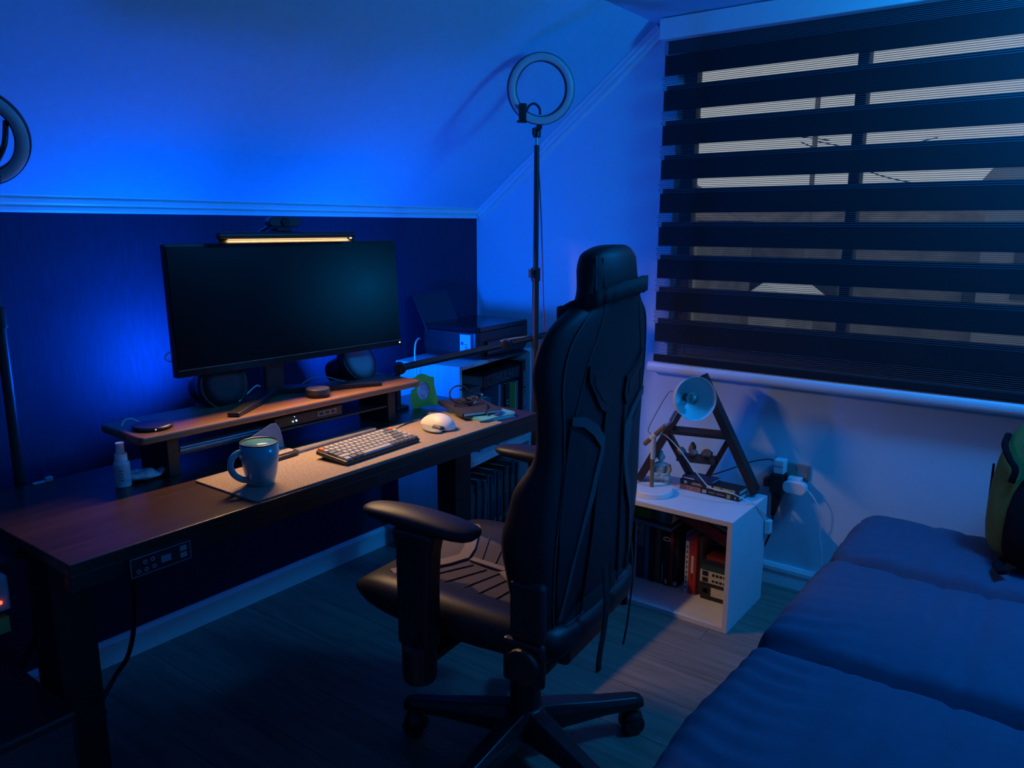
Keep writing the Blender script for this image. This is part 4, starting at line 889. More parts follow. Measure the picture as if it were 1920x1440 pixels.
# ================================================================== MICROPHONE ARM
ma = thing('boom_arm', 'black low-profile microphone boom arm reaching in front of the printer', 'boom arm', (-0.938, -0.395, DZ))
mo_ = Vector((-0.938, -0.395, DZ))
def ml(p): return Vector(p) - mo_
MB().cyl((0, 0, 0), (0, 0, 0.13), 0.014).build('post', M_BLACKM, ma); MB().bb((-0.03, -0.03, 0.0), (0.03, 0.03, 0.012)).build('desk_clamp', M_BLACKM, ma, bevel=0.003)
E1, E2, E3 = (-0.970, -0.445, 0.874), (-0.600, -0.625, 0.929), (-0.36, -0.80, 0.985)
MB().tube([ml(E1), ml(E2)], 0.0125, 14).build('lower_tube', M_BLACKM, ma); MB().tube([ml((-0.585, -0.64, 0.934)), ml(E3)], 0.0115, 14).build('upper_tube', M_BLACKM, ma)
for p in (E1, E2):
    v = ml(p); MB().cyl(v + Vector((-0.012, -0.016, 0)), v + Vector((0.012, 0.016, 0)), 0.0205, 20).build('joint', M_BLACKP, ma, bevel=0.004)
    MB().box(v + Vector((-0.0135, -0.018, 0)), (0.008, 0.006, 0.030), rz=-0.9).build('joint_knob', M_GLOSSB, ma, bevel=0.001)
MB().tube([ml((-0.62, -0.618, 0.944)), ml((-0.575, -0.645, 0.951)), ml((-0.53, -0.675, 0.955))], 0.006, 8, flat=0.5).build('cable_cover', mat('tan_strap', (0.30, 0.25, 0.20), 0.5), ma)
v = ml((-0.37, -0.79, 1.00)); MB().lathe([(0.018, -0.03), (0.022, -0.02), (0.022, 0.03), (0.014, 0.045)], 18, Matrix.Translation(v)).build('microphone', M_RUBBER, ma, smooth=True)
# white cable curling up beside the printer
tag(MB().tube(spline([(-0.80, -0.36, DZ + 0.002), (-0.795, -0.355, 0.80), (-0.79, -0.345, 0.88), (-0.775, -0.335, 0.925), (-0.745, -0.32, 0.94), (-0.715, -0.30, 0.935)]), 0.0030, 7).build('white_cable', M_CABW), 'white cable rising in a curve to the left of the printer', 'cable')

# ================================================================== PRINTER
pr = thing('printer', 'black inkjet printer with raised paper tray on the corner shelf', 'printer', (-0.28, -0.225, 0.8205), rad(3))
MB().loft([[(x, y, 0.004) for x, y in rrect(0.36, 0.27, 0.02)], [(x, y, 0.03) for x, y in rrect(0.385, 0.292, 0.02)], [(x, y, 0.115) for x, y in rrect(0.385, 0.292, 0.02)]]).build('printer_body', M_BLACKP, pr, bevel=0.004)
MB().loft([[(x, y, 0.117) for x, y in rrect(0.388, 0.294, 0.02)], [(x, y, 0.136) for x, y in rrect(0.382, 0.288, 0.02)]]).build('scanner_lid', M_GLOSSB, pr, bevel=0.002)
MB().box((-0.08, 0.155, 0.18), (0.23, 0.005, 0.17), rx=rad(-28)).build('paper_tray', M_BLACKP, pr, bevel=0.002)
MB().bb((-0.14, -0.158, 0.02), (0.12, -0.14, 0.075)).build('output_slot', M_GLOSSB, pr)
MB().prism([(-0.15, -0.145), (0.13, -0.145), (0.10, -0.200), (0.02, -0.212), (-0.10, -0.205)], 0.006, z0=0.006).build('output_tray', M_BLACKP, pr, bevel=0.002)
st = MB().bb((-0.1945, -0.112, 0.030), (-0.193, -0.058, 0.105)).build('energy_sticker', mat('white_sticker', (0.75, 0.78, 0.85), 0.5, var=0.03), pr)
M_INKB = mat('dark_blue_print', (0.05, 0.08, 0.25), 0.6)
MB().box((-0.1950, -0.070, 0.068), (0.0006, 0.012, 0.012)).build('sticker_emblem', M_INKB, pr)
for q in range(4): MB().box((-0.1950, -0.094 + 0.002 * q, 0.044 + 0.007 * q), (0.0006, 0.020 - 0.003 * q, 0.0035)).build('sticker_bar', M_INKB if q % 2 else mat('green_print', (0.10, 0.40, 0.20), 0.6), pr)

# ================================================================== BOOKS
def book(label, loc, dims, m, rot=(0, 0, 0), grp=None, name='book', spine=None, cat='book'):
    # dims: thickness (x), depth (y, spine at y=0), height (z)
    o = bpy.data.objects.new(name, None); COL.objects.link(o); o.location = loc; o.rotation_euler = rot; o.empty_display_size = 0.03
    tag(o, label, cat, grp); tx, dy, hz_ = dims; c = min(0.0022, tx * 0.12)
    mb = MB(); mb.bb((0, 0, 0), (c, dy, hz_)); mb.bb((tx - c, 0, 0), (tx, dy, hz_)); mb.bb((0, -0.0012, 0), (tx, c, hz_)); mb.build('cover', m, o)
    MB().bb((c, c + 0.0004, 0.003), (tx - c, dy - 0.004, hz_ - 0.003)).build('pages', M_PAPER, o)
    if spine:
        for nm, fx0, fx1, fz0, fz1, mm in spine: MB().bb((tx * fx0, -0.0022, hz_ * fz0), (tx * fx1, -0.0013, hz_ * fz1)).build(nm, mm, o)
    return o
C_ = {k: colmat('cloth_' + k, v) for k, v in dict(black=(0.014, 0.014, 0.016), green=(0.08, 0.19, 0.03), lime=(0.30, 0.42, 0.05), blue=(0.04, 0.10, 0.30), navy=(0.02, 0.035, 0.09), teal=(0.03, 0.10, 0.12), grey=(0.16, 0.17, 0.18), pale=(0.42, 0.44, 0.44),
     brown=(0.13, 0.085, 0.05), tan=(0.22, 0.15, 0.09), red=(0.42, 0.035, 0.03), maroon=(0.20, 0.02, 0.02), cream=(0.60, 0.54, 0.43), white=(0.68, 0.68, 0.68), steel=(0.10, 0.19, 0.27), darkteal=(0.015, 0.06, 0.06), gold=(0.50, 0.40, 0.14), orange=(0.50, 0.17, 0.10)).items()}
SHC = lambda lx, ly: (SH[0] + lx * math.cos(SA) - ly * math.sin(SA), SH[1] + lx * math.sin(SA) + ly * math.cos(SA))
# comic volumes in the lower corner cube
ORD = ['first', 'second', 'third', 'fourth', 'fifth', 'sixth', 'seventh', 'eighth', 'ninth', 'tenth', 'eleventh', 'twelfth', 'thirteenth', 'fourteenth', 'fifteenth', 'sixteenth', 'seventeenth', 'eighteenth', 'nineteenth', 'twentieth', 'twenty-first', 'twenty-second', 'twenty-third', 'twenty-fourth', 'twenty-fifth', 'twenty-sixth', 'twenty-seventh', 'twenty-eighth', 'twenty-ninth', 'thirtieth', 'thirty-first']
x = 0.020; k = 0
ccol = [C_['black'], C_['darkteal'], C_['navy'], C_['black'], C_['teal'], C_['black'], C_['brown'], C_['navy']]
while x < 0.545:
    tk = 0.0165 + 0.004 * ((k * 7) % 5) / 5; h_ = 0.262 + 0.006 * ((k * 3) % 4)
    p = SHC(x, 0.045 + 0.004 * (k % 3))
    book(ORD[k] + ' thin comic volume from the left in the floor-standing corner cube', (p[0], p[1], 0.0165), (tk, 0.20, h_), ccol[k % 8], (0, 0, SA), 'comic volumes in the corner cube',
         spine=[('spine_title', 0.25, 0.75, 0.55, 0.85, C_['teal' if k % 2 else 'brown']), ('spine_mark', 0.2, 0.8, 0.10, 0.2, C_['steel' if k % 3 else 'green'])])
    x += tk + 0.0012; k += 1
# upper corner cube
UZ = 0.4225
def ub_(label, lx, ly, z, dims, m, rot=None, **kw):
    p = SHC(lx, ly); return book(label, (p[0], p[1], UZ + z), dims, m, rot or (0, 0, SA), **kw)
ub_('black comics album with white lettered spine at the right of the corner shelf', 0.530, 0.012, 0, (0.030, 0.20, 0.345), C_['black'])
text('spine_lettering', 'WWI COMICS  7', 0.030, mat('pale_blue_lettering', (0.36, 0.45, 0.66), 0.5), frame((0, 0, 0), (0, 0, -1), (1, 0, 0)) @ Matrix.Translation((-0.185, 0.015, 0.0023)) @ Matrix.Identity(4), bpy.data.objects[[o.name for o in bpy.data.objects if o.get('label', '').startswith('black comics album')][0]])
ub_('slim blue album standing left of the lettered comics spine', 0.508, 0.03, 0, (0.014, 0.2, 0.255), C_['blue'])
ub_('slim pale album between the green and blue albums on the corner shelf', 0.494, 0.03, 0, (0.012, 0.2, 0.250), C_['lime'])
ub_('thick green album standing in the corner shelf', 0.440, 0.03, 0, (0.050, 0.2, 0.252), C_['green'])
b_ = ub_('black album with white vertical lettering beside the green album', 0.400, 0.025, 0, (0.036, 0.2, 0.258), C_['black'])
text('spine_lettering', 'U : GTFG', 0.030, mat('white_lettering', (0.5, 0.55, 0.58), 0.5), frame((0.018, -0.0023, 0.125), (0, 0, -1), (1, 0, 0)), b_)
ub_('dark red lettered album left of the vertical lettering on the corner shelf', 0.355, 0.03, 0, (0.040, 0.2, 0.262), C_['black'], spine=[('spine_title', 0.3, 0.7, 0.6, 0.9, C_['maroon']), ('spine_mark', 0.3, 0.8, 0.1, 0.4, C_['pale'])])
ub_('pale blue upright divider book in the middle of the corner shelf', 0.330, 0.02, 0, (0.020, 0.2, 0.268), C_['steel'])
ub_('teal box set standing in the corner shelf', 0.225, 0.05, 0, (0.100, 0.18, 0.215), C_['teal'])
ub_('pale upright book left of the teal box set', 0.195, 0.03, 0, (0.026, 0.2, 0.225), C_['steel'])
for q in range(5): ub_(ORD[q] + ' narrow pale paperback from the left in the printer shelf', 0.040 + 0.029 * q, 0.06, 0, (0.026, 0.16, 0.205), C_['steel' if q % 2 else 'pale'], grp='narrow pale paperbacks on the corner shelf')
def flat(label, lx, ly, z, w_, d_, th, m, da=0.0, **kw):
    # lies flat, spine towards the room
    p = SHC(lx, ly); return book(label, (p[0], p[1], UZ + z + th), (th, d_, w_), m, (0, rad(90), SA + da), **kw)
flat('dark folder lying flat on the pale paperbacks in the corner shelf', 0.030, 0.035, 0.226, 0.175, 0.20, 0.018, C_['black'])
flat('pale magazine lying flat near the left of the corner shelf', 0.030, 0.03, 0.2455, 0.175, 0.20, 0.010, C_['pale'])
flat('dark teal magazine pile top at the left of the corner shelf', 0.030, 0.03, 0.257, 0.17, 0.20, 0.03, C_['darkteal'])
b_ = flat('thick black album lying flat with large embossed lettering on its spine', 0.212, 0.022, 0.272, 0.312, 0.22, 0.052, C_['black'])
text('spine_lettering', 'CTHULHU', 0.062, mat('dull_grey_lettering', (0.085, 0.10, 0.12), 0.5), frame((0.026, -0.0024, 0.156), (0, 0, 1), (-1, 0, 0)), b_, sx=0.92)

# books in the white shelf below the window; spines face -x
R90 = rad(-90)
def cb(label, y, x, dims, m, z=0.0185, tilt=0.0, **kw):
    # dims thickness along -y
    return book(label, (x, y, z), dims, m, (tilt, 0, R90), **kw)
yv = -0.80
seq = [('thin olive book', 'green', .022, .225), ('lime green paperback', 'lime', .014, .232), ('narrow black paperback', 'black', .014, .23), ('thin white folder', 'white', .004, .24), ('navy hardback with pale upper half', 'navy', .030, .24),
       ('steel blue paperback', 'steel', .020, .238), ('plain black hardback', 'black', .024, .235), ('brown leather-look book', 'brown', .021, .228), ('slim black book with white vertical line', 'black', .016, .225), ('slim black book with tiny emblem', 'black', .017, .225), ('dark maroon paperback', 'maroon', .015, .22), ('black paperback with white square', 'black', .018, .22)]
y0 = -0.985
hidden = [('dark book hidden behind the chair back', 'black', .03, .23), ('dark blue book hidden behind the chair back', 'navy', .03, .235)]
yy = y0 + 0.13
for i in range(4):
    cb(ORD[i] + ' dark volume from the left, half hidden by the chair, in the white shelf', yy, -0.315, (0.030, 0.14, 0.225 + 0.004 * i), [C_['black'], C_['navy'], C_['brown'], C_['black']][i], grp='dark volumes half hidden by the chair'); yy -= 0.0315
yy = y0
for i, (nm, c, tk, h_) in enumerate(seq):
    sp = None
    if 'pale upper' in nm: sp = [('pale_block', 0.0, 1.0, 0.55, 1.0, C_['grey'])]
    if 'vertical line' in nm: sp = [('white_line', 0.4, 0.6, 0.05, 0.38, C_['pale'])]
    if 'tiny emblem' in nm: sp = [('emblem', 0.3, 0.8, 0.04, 0.12, C_['pale'])]
    if 'white square' in nm: sp = [('white_square', 0.1, 0.9, 0.03, 0.10, C_['pale'])]
    if 'lime' in nm: sp = [('dark_foot', 0.0, 1.0, 0.0, 0.45, C_['darkteal'])]
    cb(nm + ' standing in the white shelf below the lamp', yy, -0.312 + 0.003 * (i % 3), (tk, 0.13, h_), C_[c], spine=sp); yy -= tk + 0.0015
cb('narrow white book with blue lettering standing next to the red book', -1.249, -0.315, (0.013, 0.14, 0.235), C_['white'], spine=[('blue_cap', 0.0, 1.0, 0.86, 1.0, C_['blue'])] + [('blue_letter', 0.3, 0.7, 0.06 + 0.085 * q, 0.11 + 0.085 * q, C_['blue']) for q in range(9)])
cb('bright red hardback standing in the white shelf', -1.264, -0.318, (0.030, 0.14, 0.232), C_['red'], spine=[('white_title', 0.35, 0.65, 0.35, 0.65, C_['cream']), ('dark_title', 0.4, 0.6, 0.25, 0.36, C_['maroon'])])
cb('thin beige book behind the red hardback', -1.296, -0.300, (0.012, 0.13, 0.225), C_['tan'])
# lying stack at the right
def lay(label, y0_, z, w_, d_, th, m, x=-0.325, tilt=0.0, spine=None, grp=None):
    # lies flat: thickness up, depth towards the wall, width from y0_ towards -y
    sp = [(nm, a, b, 1 - d2, 1 - c2, mm) for nm, a, b, c2, d2, mm in spine] if spine else None
    o = book(label, (0, 0, 0), (th, d_, w_), m, spine=sp, grp=grp)
    M = Matrix(((0, 1, 0, 0), (0, 0, 1, 0), (1, 0, 0, 0), (0, 0, 0, 1)))
    T = Matrix.Translation((x, y0_, z)) @ Matrix.Rotation(tilt, 4, 'X') @ Matrix.Translation((0, -w_, 0)) @ M
    o.location = T.translation; o.rotation_euler = T.to_euler()
    return o
M_SM = C_['black']
def marks(ink): return [('round_mark', 0.12, 0.88, 0.06, 0.22, ink)] + [('title_mark', 0.3, 0.7, 0.32 + 0.1 * q, 0.39 + 0.1 * q, ink) for q in range(6)]
lay('black paperback at the bottom of the lying stack', -1.318, 0.0185, 0.140, 0.12, 0.016, C_['black'])
lay('cream paperback with black half, second from the bottom of the stack', -1.318, 0.035, 0.140, 0.12, 0.034, C_['cream'], spine=[('black_block', 0.0, 1.0, 0.0, 0.28, C_['black']), ('pale_ring', 0.25, 0.75, 0.08, 0.2, C_['pale'])])
lay('black paperback in the middle of the lying stack', -1.318, 0.0695, 0.138, 0.12, 0.014, C_['black'])
lay('cream paperback with a square emblem in the lying stack', -1.314, 0.084, 0.142, 0.12, 0.022, C_['cream'], spine=marks(C_['black']))
lay('cream paperback with a round emblem, upper one of the stack', -1.314, 0.1065, 0.142, 0.12, 0.024, C_['cream'], spine=marks(C_['black']))
lay('dark green paperback on the cream paperbacks', -1.320, 0.131, 0.136, 0.12, 0.022, C_['darkteal'])
lay('black paperback near the top of the lying stack', -1.320, 0.1535, 0.136, 0.12, 0.020, C_['black'])
lay('slim red paperback on top of the lying stack', -1.335, 0.174, 0.122, 0.12, 0.014, C_['maroon'])
lay('large dark red album lying tilted over the standing books', -1.190, 0.318, 0.275, 0.155, 0.042, C_['maroon'], x=-0.33, tilt=rad(20))
lay('grey folder lying tilted on the dark red album', -1.235, 0.352, 0.19, 0.15, 0.012, C_['grey'], x=-0.325, tilt=rad(20))
lay('blue grey magazine lying across the standing books', -1.000, 0.262, 0.20, 0.18, 0.012, C_['steel'], x=-0.345, tilt=rad(3))
lay('green spined album lying on the blue grey magazine', -0.985, 0.283, 0.125, 0.17, 0.040, C_['green'], x=-0.335, tilt=rad(3))
lay('dark stack of magazines lying next to the green album', -1.112, 0.278, 0.085, 0.17, 0.052, C_['teal'], x=-0.335, tilt=rad(3), spine=[('red_band', 0, 1, 0.1, 0.25, C_['maroon']), ('pale_band', 0, 1, 0.45, 0.7, C_['steel'])])
for q in range(4):
    e_ = MB().tube([Vector((-0.350 + 0.002 * q, -1.02 - 0.055 * q + 0.014 * math.cos(a), 0.255 - 0.012 * q + 0.007 * math.sin(a))) for a in [2 * PI * i / 14 for i in range(14)]], 0.0022, 5, closed=True).build('key_ring', M_METAL if q % 2 else M_CABB)
    tag(e_, ['small metal ring dangling in front of the lime paperback', 'black loop hanging over the navy hardback', 'metal ring hanging over the steel blue paperback', 'black loop hanging over the brown book'][q], 'ring', 'trinkets hanging over the books')

# ================================================================== ON THE WHITE SHELF
TZ = CH
ld = thing('ladder_shelf', 'dark A-shaped wooden ladder shelf standing on the white shelf', 'ladder shelf', (-0.225, -1.237, TZ), rad(14))
DX = 0.040
def plank2(name, a, b, th, m=M_DKWOOD, d0=-DX, d1=DX):
    # plank in the yz plane from a to b (y,z), depth along x
    a = Vector((0, a[0], a[1])); b = Vector((0, b[0], b[1])); t_ = (b - a).normalized(); n = Vector((0, -t_.z, t_.y)) * th / 2
    secs = [[p + n + Vector((d, 0, 0)) for p in (a, b)] + [p - n + Vector((d, 0, 0)) for p in (b, a)] for d in (d0, d1)]
    return MB().loft(secs).build(name, m, ld, bevel=0.001)
plank2('ladder_leg', (-0.215, 0.012), (-0.004, 0.425), 0.026); plank2('ladder_leg', (0.212, 0.012), (0.012, 0.405), 0.026)
plank2('step', (0.105, 0.212), (-0.105, 0.212), 0.014); plank2('step', (0.070, 0.112), (-0.070, 0.112), 0.014)
plank2('brace', (0.115, 0.195), (0.005, 0.012), 0.020, d0=-0.010, d1=0.030); plank2('brace', (-0.105, 0.185), (-0.025, 0.012), 0.020, d0=-0.010, d1=0.030)
def rock(label, loc, r, m, seed, grp='rocks on the ladder step'):
    mb = MB(); mb.ball((0, 0, 0), r, 14)
    mb.v = [tuple(Vector(v) * (1 + 0.35 * noise.noise(Vector(v) * 60 + Vector((seed, 0, 0))))) for v in mb.v]
    o = mb.build('rock', m, None); zmin = min(v[2] for v in mb.v); o.location = (loc[0], loc[1], loc[2] - zmin); o.rotation_euler = (0, 0, seed); return tag(o, label, 'rock', grp)
rz_ = TZ + 0.112 + 0.0072
rock('rounded grey rock at the left of the ladder step', (-0.245, -1.182, rz_), (0.020, 0.017, 0.017), M_ROCKG, 1.1)
rock('dark grey rock in the middle of the ladder step', (-0.240, -1.230, rz_), (0.015, 0.020, 0.014), M_ROCKG, 2.3)
rock('small upright grey rock behind the others on the ladder step', (-0.215, -1.212, rz_), (0.012, 0.014, 0.022), M_ROCKG, 4.4)
rock('rust coloured rock at the right of the ladder step', (-0.222, -1.272, rz_), (0.017, 0.022, 0.017), M_ROCKO, 3.2)
# lamp
la = thing('desk_lamp', 'white desk lamp with oak arm and round shade on the white shelf', 'lamp', (-0.385, -1.140, TZ))
MB().lathe([(0.070, 0.0), (0.072, 0.002), (0.072, 0.018), (0.069, 0.021), (0.0, 0.0215)], 48).build('base', M_WPLAS, la, smooth=False, bevel=0.001)
PT = Vector((0.008, 0.010, 0))
MB().cyl(PT + Vector((0, 0, 0.021)), PT + Vector((0, 0, 0.128)), 0.0075, 18).build('lower_stem', M_OAK, la)
MB().cyl(PT + Vector((0, 0, 0.128)), PT + Vector((0.0, -0.002, 0.215)), 0.0088, 18).build('upper_stem', M_WPLAS, la)
ad = Vector((0.30, -0.62, 0.72)).normalized(); ap = PT + Vector((0, 0, 0.213))
ad = Vector((-0.03, -0.70, 0.71)).normalized()
MB().cyl(ap - ad * 0.050, ap - ad * 0.014, 0.0085, 16).build('arm_end', M_OAK, la); MB().cyl(ap - ad * 0.014, ap + ad * 0.014, 0.010, 16).build('arm_joint', M_WPLAS, la); MB().cyl(ap + ad * 0.014, ap + ad * 0.066, 0.0085, 16).build('arm', M_OAK, la)
e1 = ap + ad * 0.066; MB().tube([e1, e1 + ad * 0.03], 0.0055, 10).build('swivel', M_METAL, la); e2 = e1 + ad * 0.030
sn_ = Vector((-0.66, -0.74, 0.16)).normalized()          # opening direction of the shade
sc_ = Vector((-0.430, -1.308, 0.785)) - Vector((-0.385, -1.140, TZ))
TS = Matrix.Translation(sc_) @ sn_.to_track_quat('Z', 'Y').to_matrix().to_4x4()
MB().lathe([(0.010, -0.088), (0.026, -0.084), (0.054, -0.066), (0.069, -0.036), (0.0755, 0.0), (0.074, 0.0), (0.0675, -0.036), (0.0525, -0.064), (0.025, -0.081), (0.0, -0.084)], 44, TS, cap=False).build('shade', M_WPLAS, la, smooth=True)
MB().lathe([(0.014, -0.084), (0.014, -0.058), (0.010, -0.054)], 18, TS).build('bulb_socket', M_BLACKP, la)
MB().lathe([(0.009, -0.055), (0.012, -0.048), (0.022, -0.030), (0.022, -0.018), (0.014, -0.006), (0.0, -0.003)], 20, TS).build('bulb', M_GLASSB, la, smooth=True)
sbk = TS @ Vector((0, 0, -0.080)); MB().tube([e2, (e2 + sbk) / 2 + Vector((-0.005, 0.004, -0.004)), sbk], 0.008, 10).build('shade_mount', M_METAL, la)
MB().tube(spline([sbk + Vector((0.0, 0.012, 0.004)), sbk + Vector((-0.01, 0.045, 0.018)), sbk + Vector((-0.01, 0.07, 0.0)), ap + Vector((0.0, 0.02, 0.03)), ap + Vector((0, 0.01, 0.005))]), 0.0018, 7).build('shade_flex', M_GPLAS, la, smooth=True)
LO = Vector((-0.385, -1.140, TZ))
MB().tube(spline([ap + Vector((0, -0.004, -0.006)), Vector((-0.37, -1.165, 0.625)) - LO, Vector((-0.36, -1.215, 0.585)) - LO, Vector((-0.355, -1.265, 0.53)) - LO, Vector((-0.35, -1.31, 0.480)) - LO, Vector((-0.345, -1.345, 0.452)) - LO, Vector((-0.335, -1.405, 0.447)) - LO, Vector((-0.31, -1.44, 0.428)) - LO, Vector((-0.285, -1.478, 0.405)) - LO, Vector((-0.25, -1.4895, 0.375)) - LO, Vector((-0.20, -1.492, 0.345)) - LO, Vector((-0.165, -1.495, 0.315)) - LO]), 0.0022, 7).build('lamp_cable', M_CABW, la, smooth=True)
MB().bb(Vector((-0.178, -1.508, 0.262)) - LO, Vector((-0.148, -1.487, 0.312)) - LO).build('inline_switch', M_WPLAS, la, bevel=0.003)
# figurine
fg = MB()
fg.lathe([(0.036, 0.0), (0.038, 0.004), (0.037, 0.010)], 20, Matrix.Diagonal((0.85, 1.1, 1, 1))); 
fg.ball((0, 0, 0.026), (0.030, 0.040, 0.018), 14); fg.ball((-0.012, 0.024, 0.024), (0.020, 0.018, 0.013), 12); fg.ball((-0.012, -0.024, 0.024), (0.020, 0.018, 0.013), 12)
fg.ball((0.004, 0, 0.052), (0.017, 0.024, 0.030), 14); fg.ball((0.002, 0, 0.072), (0.015, 0.030, 0.013), 12)
for s in (-1, 1):
    fg.tube([(0.002, s * 0.028, 0.074), (-0.002, s * 0.034, 0.054), (-0.014, s * 0.026, 0.040), (-0.022, s * 0.006, 0.038)], 0.0085, 10, radii=[0.009, 0.009, 0.0075, 0.0065])
    fg.ball((0.001, s * 0.0135, 0.103), (0.004, 0.0025, 0.009), 8)
fg.cyl((0, 0, 0.078), (0, 0, 0.092), 0.008); fg.ball((-0.002, 0, 0.104), (0.0145, 0.0135, 0.018), 14); fg.ball((0.0, 0, 0.122), (0.008, 0.008, 0.008), 10)
fg.ball((-0.0165, 0, 0.102), (0.003, 0.0025, 0.005), 8)
fgo = fg.build('seated_figurine', M_STONE, None, remesh=0.0016); fgo.location = (-0.262, -1.108, TZ); fgo.rotation_euler = (0, 0, rad(28)); tag(fgo, 'pale stone seated meditating figurine behind the desk lamp stem', 'figurine')
# books lying on the white shelf
BL = rad(-9)
def flatbook(label, cx, cy, z, L_, D_, th, m, rz, parts):
    o = thing('book', label, 'book', (cx, cy, z), rz, 'books lying on the white shelf')
    mb = MB(); mb.bb((-D_ / 2, -L_ / 2, 0), (D_ / 2, L_ / 2, 0.002)); mb.bb((-D_ / 2, -L_ / 2, th - 0.002), (D_ / 2, L_ / 2, th)); mb.bb((-D_ / 2 - 0.001, -L_ / 2, 0), (-D_ / 2 + 0.002, L_ / 2, th)); mb.build('cover', m, o)
    MB().bb((-D_ / 2 + 0.002, -L_ / 2 + 0.003, 0.002), (D_ / 2 - 0.004, L_ / 2 - 0.003, th - 0.002)).build('pages', M_PAPER, o)
    for nm, y0_, y1_, z0_, z1_, mm in parts: MB().bb((-D_ / 2 - 0.002, L_ / 2 - y1_ * L_, th * z0_), (-D_ / 2 - 0.001, L_ / 2 - y0_ * L_, th * z1_)).build(nm, mm, o)
    return o
flatbook('lower lying book with red lettered spine end on the white shelf', -0.244, -1.312, TZ + 0.0005, 0.232, 0.068, 0.020, C_['black'], rad(-3),
         [('red_title_block', 0.0, 0.36, 0.05, 0.95, C_['orange'])] + [('pale_letter', 0.09 + 0.035 * q, 0.115 + 0.035 * q, 0.2, 0.8, C_['pale']) for q in range(7)] + [('white_mark', 0.39, 0.46, 0.2, 0.8, C_['pale']), ('thin_title', 0.5, 0.60, 0.5, 0.6, C_['pale']), ('thin_title', 0.63, 0.76, 0.5, 0.6, C_['pale']), ('gold_disc', 0.80, 0.86, 0.15, 0.85, C_['gold']), ('small_mark', 0.93, 0.95, 0.3, 0.7, C_['pale'])])
flatbook('middle lying book with gold patterned spine panel on the white shelf', -0.243, -1.312, TZ + 0.0210, 0.232, 0.068, 0.018, C_['black'], rad(-3),
         [('green_disc', 0.07, 0.12, 0.2, 0.8, C_['pale']), ('title_line', 0.22, 0.36, 0.55, 0.7, C_['pale']), ('title_line', 0.20, 0.38, 0.25, 0.4, C_['pale']), ('white_crest', 0.46, 0.54, 0.2, 0.85, C_['pale']), ('gold_panel', 0.58, 0.93, 0.08, 0.92, C_['gold']), ('red_diamond', 0.685, 0.735, 0.25, 0.75, C_['red']), ('teal_spot', 0.82, 0.88, 0.3, 0.75, C_['teal'])])
flatbook('thin dark book on top of the two lying books', -0.240, -1.262, TZ + 0.0395, 0.12, 0.06, 0.012, C_['navy'], rad(-3), [('white_title', 0.05, 0.4, 0.3, 0.6, C_['white'])])

# ================================================================== SOCKET, PLUGS
so = thing('wall_socket', 'beige wall socket plate on the white wall right of the shelf', 'socket', (0.0, -1.535, 0.468))
MB().bb((-0.010, -0.052, -0.030), (-0.0005, 0.062, 0.026)).build('socket_plate', mat('grey_beige_plate', (0.28, 0.25, 0.23), 0.4), so, bevel=0.003)
MB().bb((-0.0125, -0.045, -0.022), (-0.0095, -0.005, 0.018)).build('socket_rocker', mat('grey_beige_plate', (0.28, 0.25, 0.23), 0.4), so, bevel=0.001)
ad_ = thing('plug_adapter', 'black plug adapter stack in the wall socket', 'adapter', (-0.0105, -1.485, 0.41))
MB().bb((-0.055, -0.022, -0.03), (0.0, 0.026, 0.045)).build('adapter_body', M_BLACKP, ad_, bevel=0.004)
MB().bb((-0.05, 0.026, -0.01), (-0.015, 0.052, 0.025)).build('side_plug', M_BLACKP, ad_, bevel=0.004)
MB().loft([[(-0.045, -0.018, -0.03), (-0.01, -0.018, -0.03), (-0.01, 0.02, -0.03), (-0.045, 0.02, -0.03)], [(-0.036, 0.006, -0.125), (-0.018, 0.006, -0.125), (-0.018, 0.020, -0.125), (-0.036, 0.020, -0.125)]]).build('hanging_plug', M_BLACKP, ad_, bevel=0.003)
MB().tube(spline([(-0.027, 0.013, -0.12), (-0.027, 0.02, -0.2), (-0.02, 0.05, -0.28), (-0.02, 0.08, -0.36), (-0.03, 0.11, -0.402)]), 0.004, 7).build('black_lead', M_CABB, ad_)
wc_ = thing('usb_charger', 'white cube charger plugged in above the black adapter', 'charger', (-0.0105, -1.486, 0.457))
MB().bb((-0.045, -0.018, 0.0), (0.0, 0.018, 0.028)).build('charger_body', M_WPLAS, wc_, bevel=0.002); MB().bb((-0.047, -0.019, 0.028), (0.0, 0.019, 0.052)).build('charger_cap', M_WPLAS, wc_, bevel=0.003)
MB().tube(spline([(-0.03, 0.019, 0.042), (-0.035, 0.045, 0.046), (-0.05, 0.10, 0.03), (-0.07, 0.16, 0.0), (-0.09, 0.22, -0.03), (-0.09, 0.26, -0.045)]), 0.0024, 7).build('black_lead', M_CABB, wc_)
wa = thing('power_adapter', 'rounded white power adapter plugged into the wall socket', 'adapter', (-0.0130, -1.548, 0.415))
MB().loft([[(-0.012, x, z) for x, z in rrect(0.082, 0.044, 0.02, 6)], [(-0.050, x, z) for x, z in rrect(0.086, 0.048, 0.022, 6)]]).build('adapter_body', M_WPLAS, wa, bevel=0.004)
MB().bb((-0.035, -0.018, 0.018), (0.0, 0.03, 0.034)).build('adapter_block', M_WPLAS, wa, bevel=0.003)
MB().tube(spline([(-0.03, -0.040, 0.0), (-0.035, -0.065, -0.02), (-0.03, -0.088, -0.06), (-0.02, -0.100, -0.12), (-0.015, -0.096, -0.17), (-0.015, -0.108, -0.23), (-0.015, -0.115, -0.30), (-0.025, -0.12, -0.36), (-0.03, -0.125, -0.408)]), 0.0022, 7).build('adapter_lead', M_CABW, wa)

